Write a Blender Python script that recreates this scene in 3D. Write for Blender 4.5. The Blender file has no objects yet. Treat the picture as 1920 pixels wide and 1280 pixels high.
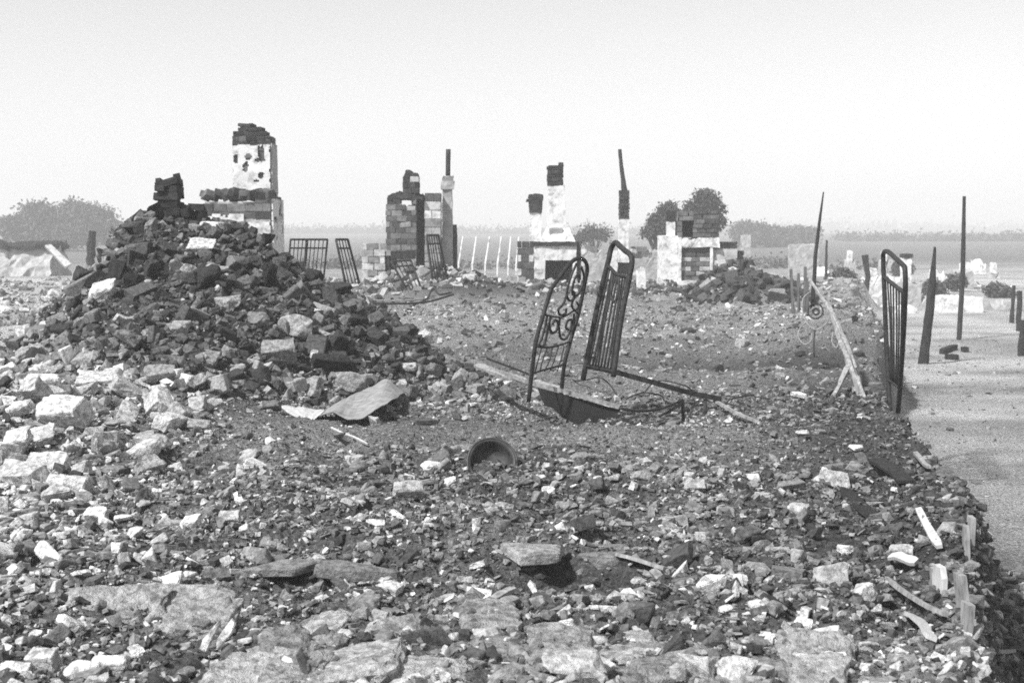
import bpy, bmesh, math, random
import numpy as np
from mathutils import Vector, Matrix, Euler

R = math.radians
rng = np.random.default_rng(7)
random.seed(7)
scene = bpy.context.scene
COL = scene.collection

# ------------------------------------------------------------------ camera, sky, sun, exposure
CAM_H, PITCH, LENS = 1.4, R(4.16), 50.0
FPX = 1920 * LENS / 36.0                                  # focal length in pixels of the 1920 wide photograph
cam_data = bpy.data.cameras.new('camera')
cam_data.lens = LENS
cam_data.sensor_width = 36
cam_data.clip_start = 0.05
cam_data.clip_end = 6000
cam_data.dof.use_dof = True
cam_data.dof.focus_distance = 8.5
cam_data.dof.aperture_fstop = 7.0
cam = bpy.data.objects.new('camera', cam_data)
COL.objects.link(cam)
cam.location = (0, 0, CAM_H)
cam.rotation_euler = (R(90) - PITCH, 0, 0)
scene.camera = cam

SUN_EL, SUN_AZ = R(49), R(-132)                            # azimuth from +Y (view axis), clockwise; the sun stands left and a little behind
world = bpy.data.worlds.new('World')
scene.world = world
world.use_nodes = True
wn, wl = world.node_tree.nodes, world.node_tree.links
wn.clear()
sky = wn.new('ShaderNodeTexSky')
sky.sky_type = 'NISHITA'
sky.sun_disc = False
sky.sun_elevation = SUN_EL
sky.sun_rotation = SUN_AZ
sky.dust_density = 1.1
sky.air_density = 1.0
sky.ozone_density = 1.0
bw = wn.new('ShaderNodeRGBToBW')                           # a monochrome picture: the sky keeps its brightness, not its hue
bg = wn.new('ShaderNodeBackground')
bg.inputs['Strength'].default_value = 0.145
wo = wn.new('ShaderNodeOutputWorld')
wl.new(sky.outputs[0], bw.inputs[0]); wl.new(bw.outputs[0], bg.inputs[0]); wl.new(bg.outputs[0], wo.inputs[0])

sun_d = bpy.data.lights.new('sun', 'SUN')
sun_d.energy = 5.0
sun_d.angle = R(3.0)
sun = bpy.data.objects.new('sun', sun_d)
COL.objects.link(sun)
sdir = Vector((math.sin(SUN_AZ) * math.cos(SUN_EL), math.cos(SUN_AZ) * math.cos(SUN_EL), math.sin(SUN_EL)))
sun.rotation_euler = (-sdir).to_track_quat('-Z', 'Y').to_euler()
sun.location = sdir * 60

scene.view_settings.view_transform = 'Standard'
scene.view_settings.look = 'None'
scene.view_settings.gamma = 1
scene.view_settings.use_curve_mapping = False
scene.view_settings.exposure = 0.38
scene.render.engine = 'CYCLES'
scene.cycles.use_denoising = False
scene.cycles.filter_width = 1.7
scene.cycles.max_bounces = 5
scene.cycles.diffuse_bounces = 3
scene.cycles.volume_bounces = 2

# ------------------------------------------------------------------ helpers
def ray(px, py):
    a, b = (px - 960) / FPX, -(py - 640) / FPX
    c, s = math.cos(PITCH), math.sin(PITCH)
    return np.array([a, c + b * s, -s + b * c])

def P(px, py, depth):
    """the point seen at a place of the photograph, at a depth in metres"""
    d = ray(px, py)
    return Vector(d * (depth / d[1])) + Vector((0, 0, CAM_H))

def sstep(a, b, x):
    t = np.clip((x - a) / (b - a), 0, 1)
    return t * t * (3 - 2 * t)

def hash3(ix, iy, iz, seed):
    h = (ix * 374761393 + iy * 668265263 + iz * 2147483647 + seed * 1274126177) & 0xFFFFFFFF
    h = ((h ^ (h >> 13)) * 1274126177) & 0xFFFFFFFF
    h = ((h ^ (h >> 15)) * 2246822519) & 0xFFFFFFFF
    return ((h ^ (h >> 16)) & 0xFFFFFF) / float(0xFFFFFF)

def noise3(x, y, z=0.0, seed=0):
    """smooth value noise, -1..1"""
    x, y, z = np.broadcast_arrays(np.asarray(x, float), np.asarray(y, float), np.asarray(z, float))
    ix, iy, iz = np.floor(x).astype(np.int64), np.floor(y).astype(np.int64), np.floor(z).astype(np.int64)
    fx, fy, fz = x - ix, y - iy, z - iz
    fx, fy, fz = [f * f * (3 - 2 * f) for f in (fx, fy, fz)]
    out = 0
    for dx in (0, 1):
        for dy in (0, 1):
            for dz in (0, 1):
                w = (fx if dx else 1 - fx) * (fy if dy else 1 - fy) * (fz if dz else 1 - fz)
                out = out + w * hash3(ix + dx, iy + dy, iz + dz, seed)
    return out * 2 - 1

def fbm(x, y, z=0.0, octaves=4, seed=0):
    out, a, f = 0, 0.5, 1.0
    for o in range(octaves):
        out = out + a * noise3(x * f, y * f, np.asarray(z) * f, seed + o * 17)
        a *= 0.5; f *= 2.03
    return out

def make_mesh(name, verts, faces):
    me = bpy.data.meshes.new(name)
    verts = np.asarray(verts, dtype=np.float32)
    if isinstance(faces, np.ndarray):
        k = faces.shape[1]
        me.vertices.add(len(verts)); me.vertices.foreach_set('co', verts.ravel())
        me.loops.add(faces.size); me.loops.foreach_set('vertex_index', faces.ravel().astype(np.int32))
        me.polygons.add(len(faces))
        me.polygons.foreach_set('loop_start', np.arange(0, faces.size, k, dtype=np.int32))
        me.update(calc_edges=True); me.validate()
        me.polygons.foreach_set('use_smooth', np.zeros(len(me.polygons), dtype=bool))
    else:
        me.from_pydata([tuple(map(float, v)) for v in verts], [], faces)
        me.update()
    return me

def link(name, me, mat, parent=None, loc=(0, 0, 0), rot=None, scl=None, smooth=False):
    o = bpy.data.objects.new(name, me)
    COL.objects.link(o)
    if mat is not None and me is not None and not me.materials:
        me.materials.append(mat)
    o.location = loc
    if rot is not None: o.rotation_euler = rot
    if scl is not None: o.scale = scl
    if parent is not None: o.parent = parent
    if smooth and me is not None:
        me.polygons.foreach_set('use_smooth', np.ones(len(me.polygons), dtype=bool))
    return o

def tag(o, label, cat, group=None, kind=None):
    o['label'] = label; o['category'] = cat
    if group: o['group'] = group
    o['kind'] = kind or 'thing'
    return o

def thing(name, label, cat, loc, group=None):
    o = bpy.data.objects.new(name, None)
    COL.objects.link(o)
    o.location = loc
    o.empty_display_size = 0.2
    return tag(o, label, cat, group)

def part(name, verts, faces, mat, root, parent=None, smooth=False):
    """a part whose vertices are given in world space"""
    L = np.array(root.location)
    v = np.asarray(verts, float) - L
    return link(name, make_mesh(name, v, faces), mat, parent or root, smooth=smooth)

def catmull(pts, n=6):
    pts = [np.array(p, float) for p in pts]
    if len(pts) < 3: return pts
    q = [2 * pts[0] - pts[1]] + pts + [2 * pts[-1] - pts[-2]]
    out = []
    for i in range(1, len(q) - 2):
        for k in range(n):
            t = k / n
            out.append(0.5 * ((2 * q[i]) + (-q[i - 1] + q[i + 1]) * t + (2 * q[i - 1] - 5 * q[i] + 4 * q[i + 1] - q[i + 2]) * t * t
                              + (-q[i - 1] + 3 * q[i] - 3 * q[i + 1] + q[i + 2]) * t ** 3))
    out.append(pts[-1])
    return out

def tube(pts, rad, segs=8, wob=0.0, seed=0):
    """a closed tube along a path; rad is a number or one value for each point"""
    pts = [np.array(p, float) for p in pts]
    n = len(pts)
    rads = np.interp(np.linspace(0, 1, n), np.linspace(0, 1, len(rad)), rad) if hasattr(rad, '__len__') else np.full(n, rad)
    verts, faces = [], []
    up = None
    for i in range(n):
        t = pts[min(i + 1, n - 1)] - pts[max(i - 1, 0)]
        t = t / (np.linalg.norm(t) + 1e-9)
        if up is None:
            up = np.array([0, 0, 1.0]) if abs(t[2]) < 0.9 else np.array([1.0, 0, 0])
        a = np.cross(t, up); a /= np.linalg.norm(a) + 1e-9
        b = np.cross(t, a)
        up = -b if False else np.cross(a, t) * 1.0
        for k in range(segs):
            th = 2 * math.pi * k / segs
            r = rads[i] * (1 + (wob * float(noise3(math.cos(th) * 1.3 + seed, math.sin(th) * 1.3, i * 0.7, seed)) if wob else 0))
            verts.append(pts[i] + (a * math.cos(th) + b * math.sin(th)) * r)
    for i in range(n - 1):
        for k in range(segs):
            k2 = (k + 1) % segs
            faces.append((i * segs + k, i * segs + k2, (i + 1) * segs + k2, (i + 1) * segs + k))
    faces.append(tuple(range(segs))[::-1]); faces.append(tuple(range((n - 1) * segs, n * segs)))
    return verts, faces

def dense(pts, step):
    out = [np.array(pts[0], float)]
    for a, b in zip(pts[:-1], pts[1:]):
        a, b = np.array(a, float), np.array(b, float)
        m = max(1, int(np.linalg.norm(b - a) / step))
        out += [a + (b - a) * (k + 1) / m for k in range(m)]
    return out

# ------------------------------------------------------------------ materials (a monochrome photograph: greys only)
def grey(v): return (v, v, v, 1)

def material(name, lo, hi, scale=6.0, detail=6.0, rough=0.92, bump=0.35, bump_scale=40.0, bump_dist=0.01, tone=None, metallic=0.0, contrast=(0.3, 0.7), stretch=None):
    """noise between two greys; tone = 'attr' multiplies by the mesh's own stone tone, 'object' by the object colour"""
    m = bpy.data.materials.new(name)
    m.use_nodes = True
    n, l = m.node_tree.nodes, m.node_tree.links
    b = n['Principled BSDF']
    b.inputs['Roughness'].default_value = rough
    b.inputs['Metallic'].default_value = metallic
    b.inputs['Specular IOR Level'].default_value = 0.25
    geo = n.new('ShaderNodeNewGeometry')
    src = geo.outputs['Position']
    if stretch:
        tc = n.new('ShaderNodeTexCoord'); src = tc.outputs['Object']
    if stretch:
        mp = n.new('ShaderNodeMapping'); mp.inputs['Scale'].default_value = stretch
        l.new(src, mp.inputs['Vector']); src = mp.outputs[0]
    nz = n.new('ShaderNodeTexNoise')
    nz.inputs['Scale'].default_value = scale; nz.inputs['Detail'].default_value = detail; nz.inputs['Roughness'].default_value = 0.65
    l.new(src, nz.inputs['Vector'])
    cr = n.new('ShaderNodeValToRGB')
    cr.color_ramp.elements[0].position, cr.color_ramp.elements[1].position = contrast
    cr.color_ramp.elements[0].color, cr.color_ramp.elements[1].color = grey(lo), grey(hi)
    l.new(nz.outputs['Fac'], cr.inputs['Fac'])
    col = cr.outputs['Color']
    if tone:
        if tone == 'attr':
            at = n.new('ShaderNodeAttribute'); at.attribute_name = 'tone'; tsock = at.outputs['Fac']
        else:
            at = n.new('ShaderNodeObjectInfo'); tsock = at.outputs['Color']
        mx = n.new('ShaderNodeMix'); mx.data_type = 'RGBA'; mx.blend_type = 'MULTIPLY'
        mx.inputs['Factor'].default_value = 1
        l.new(col, mx.inputs['A']); l.new(tsock, mx.inputs['B'])
        col = mx.outputs['Result']
    l.new(col, b.inputs['Base Color'])
    if bump:
        nb = n.new('ShaderNodeTexNoise')
        nb.inputs['Scale'].default_value = bump_scale; nb.inputs['Detail'].default_value = 5; nb.inputs['Roughness'].default_value = 0.7
        l.new(src, nb.inputs['Vector'])
        bp = n.new('ShaderNodeBump')
        bp.inputs['Strength'].default_value = bump; bp.inputs['Distance'].default_value = bump_dist
        l.new(nb.outputs['Fac'], bp.inputs['Height']); l.new(bp.outputs[0], b.inputs['Normal'])
    return m

M_GROUND = material('burnt_earth', 0.3, 1.6, 42, 10, tone='attr', bump=1.0, bump_scale=60, bump_dist=0.06, contrast=(0.36, 0.64))
M_RUBBLE = material('broken_stone', 0.48, 1.3, 42, 9, tone='attr', bump=0.85, bump_scale=85, bump_dist=0.013, contrast=(0.35, 0.61))
M_STONE = material('stone_chunk', 0.45, 1.25, 30, 10, tone='object', bump=1.0, bump_scale=48, bump_dist=0.022, contrast=(0.36, 0.6))
M_PLASTER = material('whitewashed_plaster', 0.13, 0.66, 5.5, 11, bump=0.3, bump_scale=14, bump_dist=0.02, contrast=(0.28, 0.5))
M_PLASTER_GREY = material('dirty_plaster', 0.2, 0.5, 4, 8, bump=0.4, bump_scale=14, bump_dist=0.02)
M_BLOCK = material('stone_block', 0.4, 1.3, 7, 9, tone='object', bump=0.6, bump_scale=16, bump_dist=0.02)
M_SOOT = material('sooty_brick', 0.012, 0.05, 5, 7, bump=0.6, bump_scale=16, bump_dist=0.02)
M_VOID = material('sooty_shaded_hollow', 0.008, 0.02, 4, 4, bump=0.2)  # hearth soot; also colours the painted shade under the bed rail
M_IRON = material('burnt_iron', 0.008, 0.05, 30, 6, rough=0.65, bump=0.4, bump_scale=90, bump_dist=0.003, metallic=0.2)
M_RUST = material('pale_scaled_iron', 0.12, 0.34, 30, 6, rough=0.75, bump=0.3, bump_scale=90, bump_dist=0.002, metallic=0.1)
M_CHAR = material('charred_wood', 0.008, 0.045, 8, 7, bump=0.7, bump_scale=30, bump_dist=0.01, stretch=(3, 3, 0.6))
M_WOOD = material('weathered_wood', 0.1, 0.42, 7, 7, bump=0.5, bump_scale=24, bump_dist=0.006, stretch=(5, 5, 0.8))
M_WOOD_PALE = material('bare_pale_wood', 0.3, 0.62, 7, 7, bump=0.4, bump_scale=24, bump_dist=0.006, stretch=(5, 5, 0.8))
M_WOOD_DARK = material('smoked_wood', 0.05, 0.16, 7, 7, bump=0.5, bump_scale=24, bump_dist=0.006, stretch=(5, 5, 0.8))
M_SHEET = material('scaled_sheet_metal', 0.17, 0.36, 14, 7, rough=0.7, bump=0.25, bump_scale=40, bump_dist=0.004)
M_ENAMEL = material('burnt_enamel', 0.015, 0.07, 14, 6, rough=0.45, bump=0.15, bump_scale=50, bump_dist=0.002)
M_LEAF = material('foliage', 0.03, 0.09, 1.2, 4, bump=0)
M_LEAF_FAR = material('distant_foliage', 0.05, 0.11, 0.3, 4, bump=0)
M_BARK = material('bark', 0.03, 0.09, 8, 6, bump=0.5)

# ------------------------------------------------------------------ the ground
def edge_x(y):
    return 0.40 + 0.236 * np.asarray(y, float) + 0.10 * noise3(np.asarray(y) * 0.55, 3.1, 0, 5) + 0.30 * np.exp(-((np.asarray(y) - 7.8) / 1.7) ** 2)

def gauss(x, y, cx, cy, rx, ry):
    return np.exp(-((x - cx) / rx) ** 2 - ((y - cy) / ry) ** 2)

def pile(x, y):
    dx = x + 3.45
    wob = 1 + 0.16 * noise3(x * 0.7, y * 0.7, 0, 31)
    d = np.sqrt((dx / np.where(dx > 0, 2.85, 1.6)) ** 2 + ((y - 14.6) / np.where(y < 14.6, 3.5, 2.4)) ** 2) * wob
    dx2 = x + 3.5
    d2 = np.sqrt((dx2 / np.where(dx2 > 0, 3.3, 3.0)) ** 2 + ((y - 13.2) / np.where(y < 13.2, np.where(dx2 > 1.2, 1.7, 2.3), 3.0)) ** 2) * wob
    return np.maximum(np.clip(1.95 * (1 - d), 0, 1.5), 0.62 * np.clip(1 - d2, 0, 1)) + 0.30 * gauss(x, y, -1.15, 12.9, 0.85, 0.5)

def heap(x, y):
    dx = x - 4.55
    d = np.sqrt((dx / np.where(dx > 0, 1.9, 1.2)) ** 2 + ((y - 29.5) / 1.5) ** 2) * (1 + 0.2 * noise3(x * 1.2, y * 1.2, 0, 41))
    return 0.85 * np.clip(1 - d, 0, 1)

def H(x, y, fine=True):
    x, y = np.asarray(x, float), np.asarray(y, float)
    far = sstep(40, 75, y)
    e = edge_x(y)
    t = sstep(-0.34, 0.05, e - x)                           # the made-up plot ends in a broken edge over the lower street
    upper = 0.10 * sstep(16.8, 18.0, y) * (1 - far) - 0.45 * far
    lower = -0.75 * (1 - far) - 0.45 * far
    z = lower + (upper - lower) * t
    near = 1 - sstep(45, 80, y)
    plot = t * near
    rough = plot + (1 - t) * 0.25 * near
    z = z + plot * (pile(x, y) + heap(x, y))
    z = z + plot * (0.30 * gauss(x, y, -3.7, 10.3, 1.5, 1.5) + 0.42 * gauss(x, y, -0.9, 30.5, 1.6, 1.0) + 0.20 * gauss(x, y, -1.0, 20.5, 1.6, 1.6)
                    + 0.30 * gauss(x, y, e - 0.6, 19.5, 0.7, 3.6) + 0.10 * gauss(x, y, 0.25, 8.0, 0.7, 0.5) + 0.12 * gauss(x, y, -0.1, 6.7, 0.5, 0.35))
    z = z + plot * (0.30 * gauss(x, y, -4.9, 25.3, 1.1, 0.6) + 0.28 * gauss(x, y, -2.7, 30.5, 0.9, 0.5) + 0.26 * gauss(x, y, -1.6, 30.6, 0.6, 0.5) + 0.22 * gauss(x, y, 0.55, 32.9, 0.5, 0.5) + 0.22 * gauss(x, y, 1.5, 32.8, 0.6, 0.4) + 0.2 * gauss(x, y, 2.9, 37.4, 0.7, 0.6) + 0.2 * gauss(x, y, 3.4, 32.4, 0.5, 0.5))
    z = z - plot * (0.34 * gauss(x, y, 0.55, 11.55, 0.42, 0.30) + 0.20 * gauss(x, y, -0.76, 6.0, 0.42, 0.20) + 0.24 * gauss(x, y, 0.26, 5.95, 0.32, 0.26)
                    + 0.13 * gauss(x, y, 0.52, 6.5, 0.16, 0.12) + 0.14 * gauss(x, y, -1.85, 8.7, 0.3, 0.28) + 0.12 * gauss(x, y, e - 0.28, 5.6, 0.14, 0.5)
                    + 0.20 * np.exp(-((y - 15.9) / 0.75) ** 2) * sstep(0.9, 1.6, x))
    calm = 1 - 0.8 * gauss(x, y, 0.75, 11.9, 1.5, 1.0)
    z = z - plot * 0.15 * gauss(x, y, 0.75, 11.8, 1.7, 1.0)
    rough = rough * calm
    z = z + rough * (0.10 * fbm(x * 0.8, y * 0.8, 0, 3, 11) + 0.055 * fbm(x * 2.6, y * 2.6, 0, 3, 12))
    if fine:
        z = z + rough * (0.06 * fbm(x * 9, y * 9, 0, 3, 13) - 0.05 * np.exp(-(noise3(x * 4.5, y * 4.5, 0, 15) / 0.13) ** 2) * sstep(15, 11, y))
    z = z + 0.0085 * np.clip(y - 110, 0, 420) + far * 0.25 * fbm(x * 0.02, y * 0.02, 0, 3, 14)
    return z

def grid_axis(fine_lo, fine_hi, step, lo, hi, growth=1.055):
    a = list(np.arange(fine_lo, fine_hi + 1e-6, step))
    s, v = step, a[-1]
    while v < hi:
        s *= growth; v += s; a.append(v)
    s, v = step, a[0]
    pre = []
    while v > lo:
        s *= growth; v -= s; pre.append(v)
    return np.array(pre[::-1] + a)

xs = grid_axis(-3.9, 3.9, 0.042, -900, 900, 1.06)
ys = grid_axis(3.6, 12.5, 0.042, -60, 1500, 1.026)
X, Y = np.meshgrid(xs, ys)
Z = H(X, Y)
nx, ny = len(xs), len(ys)
idx = np.arange(nx * ny).reshape(ny, nx)
faces = np.stack([idx[:-1, :-1].ravel(), idx[:-1, 1:].ravel(), idx[1:, 1:].ravel(), idx[1:, :-1].ravel()], 1)
gme = make_mesh('ground', np.stack([X.ravel(), Y.ravel(), Z.ravel()], 1), faces)

def char_shade_mask(x, y):
    """dark earth, 0..1: burnt ground, and shade painted into the pits"""
    e = edge_x(y)
    c = 0.3 * sstep(0.06, 0.4, fbm(x * 0.5, y * 0.5, 0, 4, 21))
    c = np.maximum(c, sstep(0.05, 0.4, pile(x, y)) * 1.2 * sstep(-4.5, -2.9, x + 0.25 * (y - 12.5)))
    c = np.maximum(c, sstep(0.1, 0.4, heap(x, y)))
    c = np.maximum(c, 0.85 * np.exp(-((y - 16.0) / 0.9) ** 2) * sstep(0.9, 1.6, x) * sstep(-0.2, 0.4, e - x))
    c = np.maximum(c, 0.9 * gauss(x, y, -0.9, 30.0, 2.0, 1.2))
    c = np.maximum(c, 0.9 * gauss(x, y, 0.55, 11.55, 0.5, 0.35))  # shade of the cavity under the bed rail, painted into the earth
    c = np.maximum(c, gauss(x, y, -0.76, 6.02, 0.42, 0.20))  # wide hollow: sooty band with its shade painted in
    c = np.maximum(c, gauss(x, y, 0.28, 5.97, 0.36, 0.30))  # second hollow, its shade painted into the earth
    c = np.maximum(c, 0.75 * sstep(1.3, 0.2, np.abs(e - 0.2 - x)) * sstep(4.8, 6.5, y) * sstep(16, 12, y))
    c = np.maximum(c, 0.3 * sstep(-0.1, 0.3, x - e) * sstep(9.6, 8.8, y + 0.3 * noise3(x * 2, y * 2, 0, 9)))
    return np.clip(c, 0, 1)

e = edge_x(Y)
street = sstep(0.0, 0.5, X - e)
tone = 0.165 + 0.08 * fbm(X * 1.4, Y * 1.4, 0, 3, 22) + 0.13 * gauss(X, Y, 0.2, 9.9, 2.6, 1.0) + 0.10 * sstep(12, 13.5, Y) + 0.08 * sstep(17, 19, Y)
tone = tone * (1 - street) + street * np.clip(0.47 + 0.40 * fbm(X * 0.6, Y * 1.1, 0, 5, 23), 0.14, 0.62)
cm = char_shade_mask(X, Y)
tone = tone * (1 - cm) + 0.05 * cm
leftpale = sstep(-3.6, -5.2, X + 0.08 * (Y - 14)) * sstep(12, 18, Y) * sstep(70, 45, Y)
tone = tone * (1 - leftpale) + leftpale * (0.5 + 0.25 * fbm(X * 0.6, Y * 0.6, 0, 4, 24))
tone = tone * (1 - sstep(60, 120, Y)) + 0.15 * sstep(60, 120, Y)
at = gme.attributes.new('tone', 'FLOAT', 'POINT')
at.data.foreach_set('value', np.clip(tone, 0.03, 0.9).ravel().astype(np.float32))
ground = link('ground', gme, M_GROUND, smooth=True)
ground['kind'] = 'structure'
ground['label'] = 'burnt earth of the plot with the paler street below its broken edge'

def Hs(x, y): return float(H(np.array([x]), np.array([y]))[0])

def on_ground(px, py, guess=None):
    """where the sight line through a place of the photograph meets the ground"""
    d = ray(px, py)
    ts = np.arange(3.2, 60, 0.02)
    pts = np.array([0, 0, CAM_H])[None] + d[None] * ts[:, None]
    below = pts[:, 2] < H(pts[:, 0], pts[:, 1], False)
    i = int(np.argmax(below)) if below.any() else len(ts) - 1
    return Vector(pts[i])

# ------------------------------------------------------------------ rubble shapes
def hull_shape(points, rough=0.0, cuts=0, seed=0, worn=0.0):
    bm = bmesh.new()
    for p in points: bm.verts.new(p)
    r = bmesh.ops.convex_hull(bm, input=bm.verts)
    for v in [v for v in bm.verts if not v.link_faces]: bm.verts.remove(v)
    if worn:
        bmesh.ops.dissolve_limit(bm, angle_limit=R(6), verts=bm.verts, edges=bm.edges)
        bmesh.ops.bevel(bm, geom=list(bm.edges), offset=worn, segments=1, affect='EDGES', clamp_overlap=True)
    if cuts:
        bmesh.ops.triangulate(bm, faces=bm.faces)
        for _ in range(cuts):
            bmesh.ops.subdivide_edges(bm, edges=bm.edges, cuts=1, use_grid_fill=True)
        bm.normal_update()
        for v in bm.verts:
            c = v.co
            k = float(fbm(c.x * 1.6 + seed, c.y * 1.6, c.z * 1.6, 3, seed)) * rough
            k += float(noise3(c.x * 6 + seed, c.y * 6, c.z * 6, seed + 3)) * rough * 0.4
            v.co = c * (1 + k)
    bmesh.ops.triangulate(bm, faces=bm.faces)
    bmesh.ops.recalc_face_normals(bm, faces=bm.faces)
    v = np.array([x.co[:] for x in bm.verts])
    bm.verts.index_update()
    f = np.array([[x.index for x in q.verts] for q in bm.faces])
    bm.free()
    return v, f

def stone_points(kind, r):
    if kind == 'angular':
        b = np.array([[sx, sy, sz] for sx in (-1, 1) for sy in (-1, 1) for sz in (-1, 1)], float) * np.array([0.85, 0.65, 0.5])
        b = b * r.uniform(0.55, 1.1, (8, 3)) + r.normal(0, 0.08, (8, 3))
        b[:, 0] += b[:, 2] * r.uniform(-0.5, 0.5); b[:, 1] += b[:, 0] * r.uniform(-0.3, 0.3)
        return b[r.permutation(8)[:r.integers(6, 9)]]
    if kind == 'slab':
        n = r.integers(5, 8)
        th = np.sort(r.uniform(0, 2 * math.pi, n)); rad = r.uniform(0.7, 1.05, n)
        a = np.stack([np.cos(th) * rad, np.sin(th) * rad * r.uniform(0.5, 0.9)], 1)
        h = r.uniform(0.12, 0.25)
        return np.concatenate([np.c_[a * r.uniform(0.85, 1, (n, 1)), np.full(n, h) + r.uniform(-.05, .05, n)], np.c_[a, np.full(n, -h)]])
    if kind == 'brick':
        b = np.array([[sx, sy, sz] for sx in (-1, 1) for sy in (-1, 1) for sz in (-1, 1)], float) * np.array([1, 0.55, 0.36])
        b += r.normal(0, 0.06, b.shape)
        b = b[[i for i in range(8)]]
        extra = []
        for i in r.choice(8, 3, replace=False):                # knocked-off corners
            c = b[i].copy()
            for ax in range(3):
                q = c.copy(); q[ax] *= r.uniform(0.45, 0.75); extra.append(q)
            b[i] *= 0.86
        return np.concatenate([b, np.array(extra)])
    n = 13                                                   # worn lump
    p = r.normal(size=(n, 3)); p /= np.linalg.norm(p, axis=1)[:, None]
    return p * r.uniform(0.88, 1.0, (n, 1)) * np.array([1, r.uniform(0.7, 0.95), r.uniform(0.5, 0.8)])

KINDS = ['angular', 'slab', 'brick', 'cobble']
srng = np.random.default_rng(3)
TINY = {k: [hull_shape(stone_points('angular', srng)[:6]) for _ in range(14)] for k in KINDS}
LOW = {k: [hull_shape(stone_points(k, srng)) for _ in range(14)] for k in KINDS}
MID = {k: [hull_shape(stone_points(k, srng), worn=0.045 if k == 'slab' else 0.08) for _ in range(14)] for k in KINDS}
HIGH = {k: [hull_shape(stone_points(k, srng), 0.2 if k != 'slab' else 0.10, 2, 10 + i, 0.045 if k == 'slab' else 0.075) for i in range(9)] for k in KINDS}
HIGH_ME = {}
for k in KINDS:
    HIGH_ME[k] = []
    for v, f in HIGH[k]:
        me = make_mesh('stone_chunk', v, f); me.materials.append(M_STONE); HIGH_ME[k].append(me)

def rot_matrices(yaw, tilt, az):
    """vectorised: yaw about z, then tilt by an angle about a horizontal axis"""
    n = len(yaw)
    cy, sy = np.cos(yaw), np.sin(yaw)
    Rz = np.zeros((n, 3, 3)); Rz[:, 0, 0] = cy; Rz[:, 0, 1] = -sy; Rz[:, 1, 0] = sy; Rz[:, 1, 1] = cy; Rz[:, 2, 2] = 1
    ax, ay = np.cos(az), np.sin(az)
    c, s = np.cos(tilt), np.sin(tilt); C = 1 - c
    T = np.zeros((n, 3, 3))
    T[:, 0, 0] = c + ax * ax * C; T[:, 0, 1] = ax * ay * C; T[:, 0, 2] = ay * s
    T[:, 1, 0] = ax * ay * C; T[:, 1, 1] = c + ay * ay * C; T[:, 1, 2] = -ax * s
    T[:, 2, 0] = -ay * s; T[:, 2, 1] = ax * s; T[:, 2, 2] = c
    return T @ Rz

def loose_mass(name, label, x, y, size, tone, kinds_p, tilt_sd=0.45, sink=0.2, seed=1):
    r = np.random.default_rng(seed)
    n = len(x)
    z = H(x, y) + size * sink
    rot = rot_matrices(r.uniform(0, 2 * math.pi, n), np.abs(r.normal(0, tilt_sd, n)), r.uniform(0, 2 * math.pi, n))
    kind = r.choice(4, n, p=kinds_p); proto = r.integers(0, 14, n)
    sq = size[:, None] * r.uniform(0.55, 1.35, (n, 3))
    V, F, T, off = [], [], [], 0
    for ki, kn in enumerate(KINDS):
        for pi in range(14):
          for big in (0, 1, 2):
            grade = (size * 5 / y > 0.0095).astype(int) + (size * 5 / y > 0.024)
            sel = np.where((kind == ki) & (proto == pi) & (grade == big))[0]
            if not len(sel): continue
            pv, pf = (TINY, LOW, MID)[big][kn][pi]
            vv = pv[None] * sq[sel][:, None, :]
            vv = np.einsum('nij,nkj->nki', rot[sel], vv) + np.stack([x[sel], y[sel], z[sel]], 1)[:, None]
            V.append(vv.reshape(-1, 3))
            F.append((pf[None] + (off + np.arange(len(sel)) * len(pv))[:, None, None]).reshape(-1, 3))
            T.append(np.repeat(tone[sel], len(pv)))
            off += len(sel) * len(pv)
    me = make_mesh(name, np.concatenate(V), np.concatenate(F))
    a = me.attributes.new('tone', 'FLOAT', 'POINT')
    a.data.foreach_set('value', np.concatenate(T).astype(np.float32))
    o = link(name, me, M_RUBBLE)
    tag(o, label, 'rubble', kind='stuff')
    return o

def tones(x, y, r):
    """stone greys: pale plaster and limestone, mid brick, soot-blackened pieces; each stone has one of its own"""
    n = len(x)
    dark = char_shade_mask(x, y)  # stones darken with burnt ground and with the pits' painted shade
    pale_p = np.clip(0.15 + 0.40 * sstep(-1.2, -3.0, x) * sstep(13, 9, y) + 0.14 * sstep(6.5, 5.0, y) - 0.25 * dark, 0.03, 0.7)
    u = r.uniform(0, 1, n)
    t = np.clip(r.normal(0.205, 0.08, n), 0.05, 0.45)
    t = np.where(u < pale_p, r.uniform(0.38, 0.68, n), t)
    dk = r.uniform(0, 1, n) < (0.04 + 0.74 * dark)
    return np.where(dk, r.uniform(0.04, 0.13, n), t)

def scatter(n, y0, y1, widen, r, x_of=None):
    y = np.sqrt(r.uniform(y0 * y0, y1 * y1, n))
    return r.uniform(-1, 1, n) * (0.40 * y + widen), y

r1 = np.random.default_rng(101)
def plot_only(x, y, keep): return x[keep], y[keep]

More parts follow.
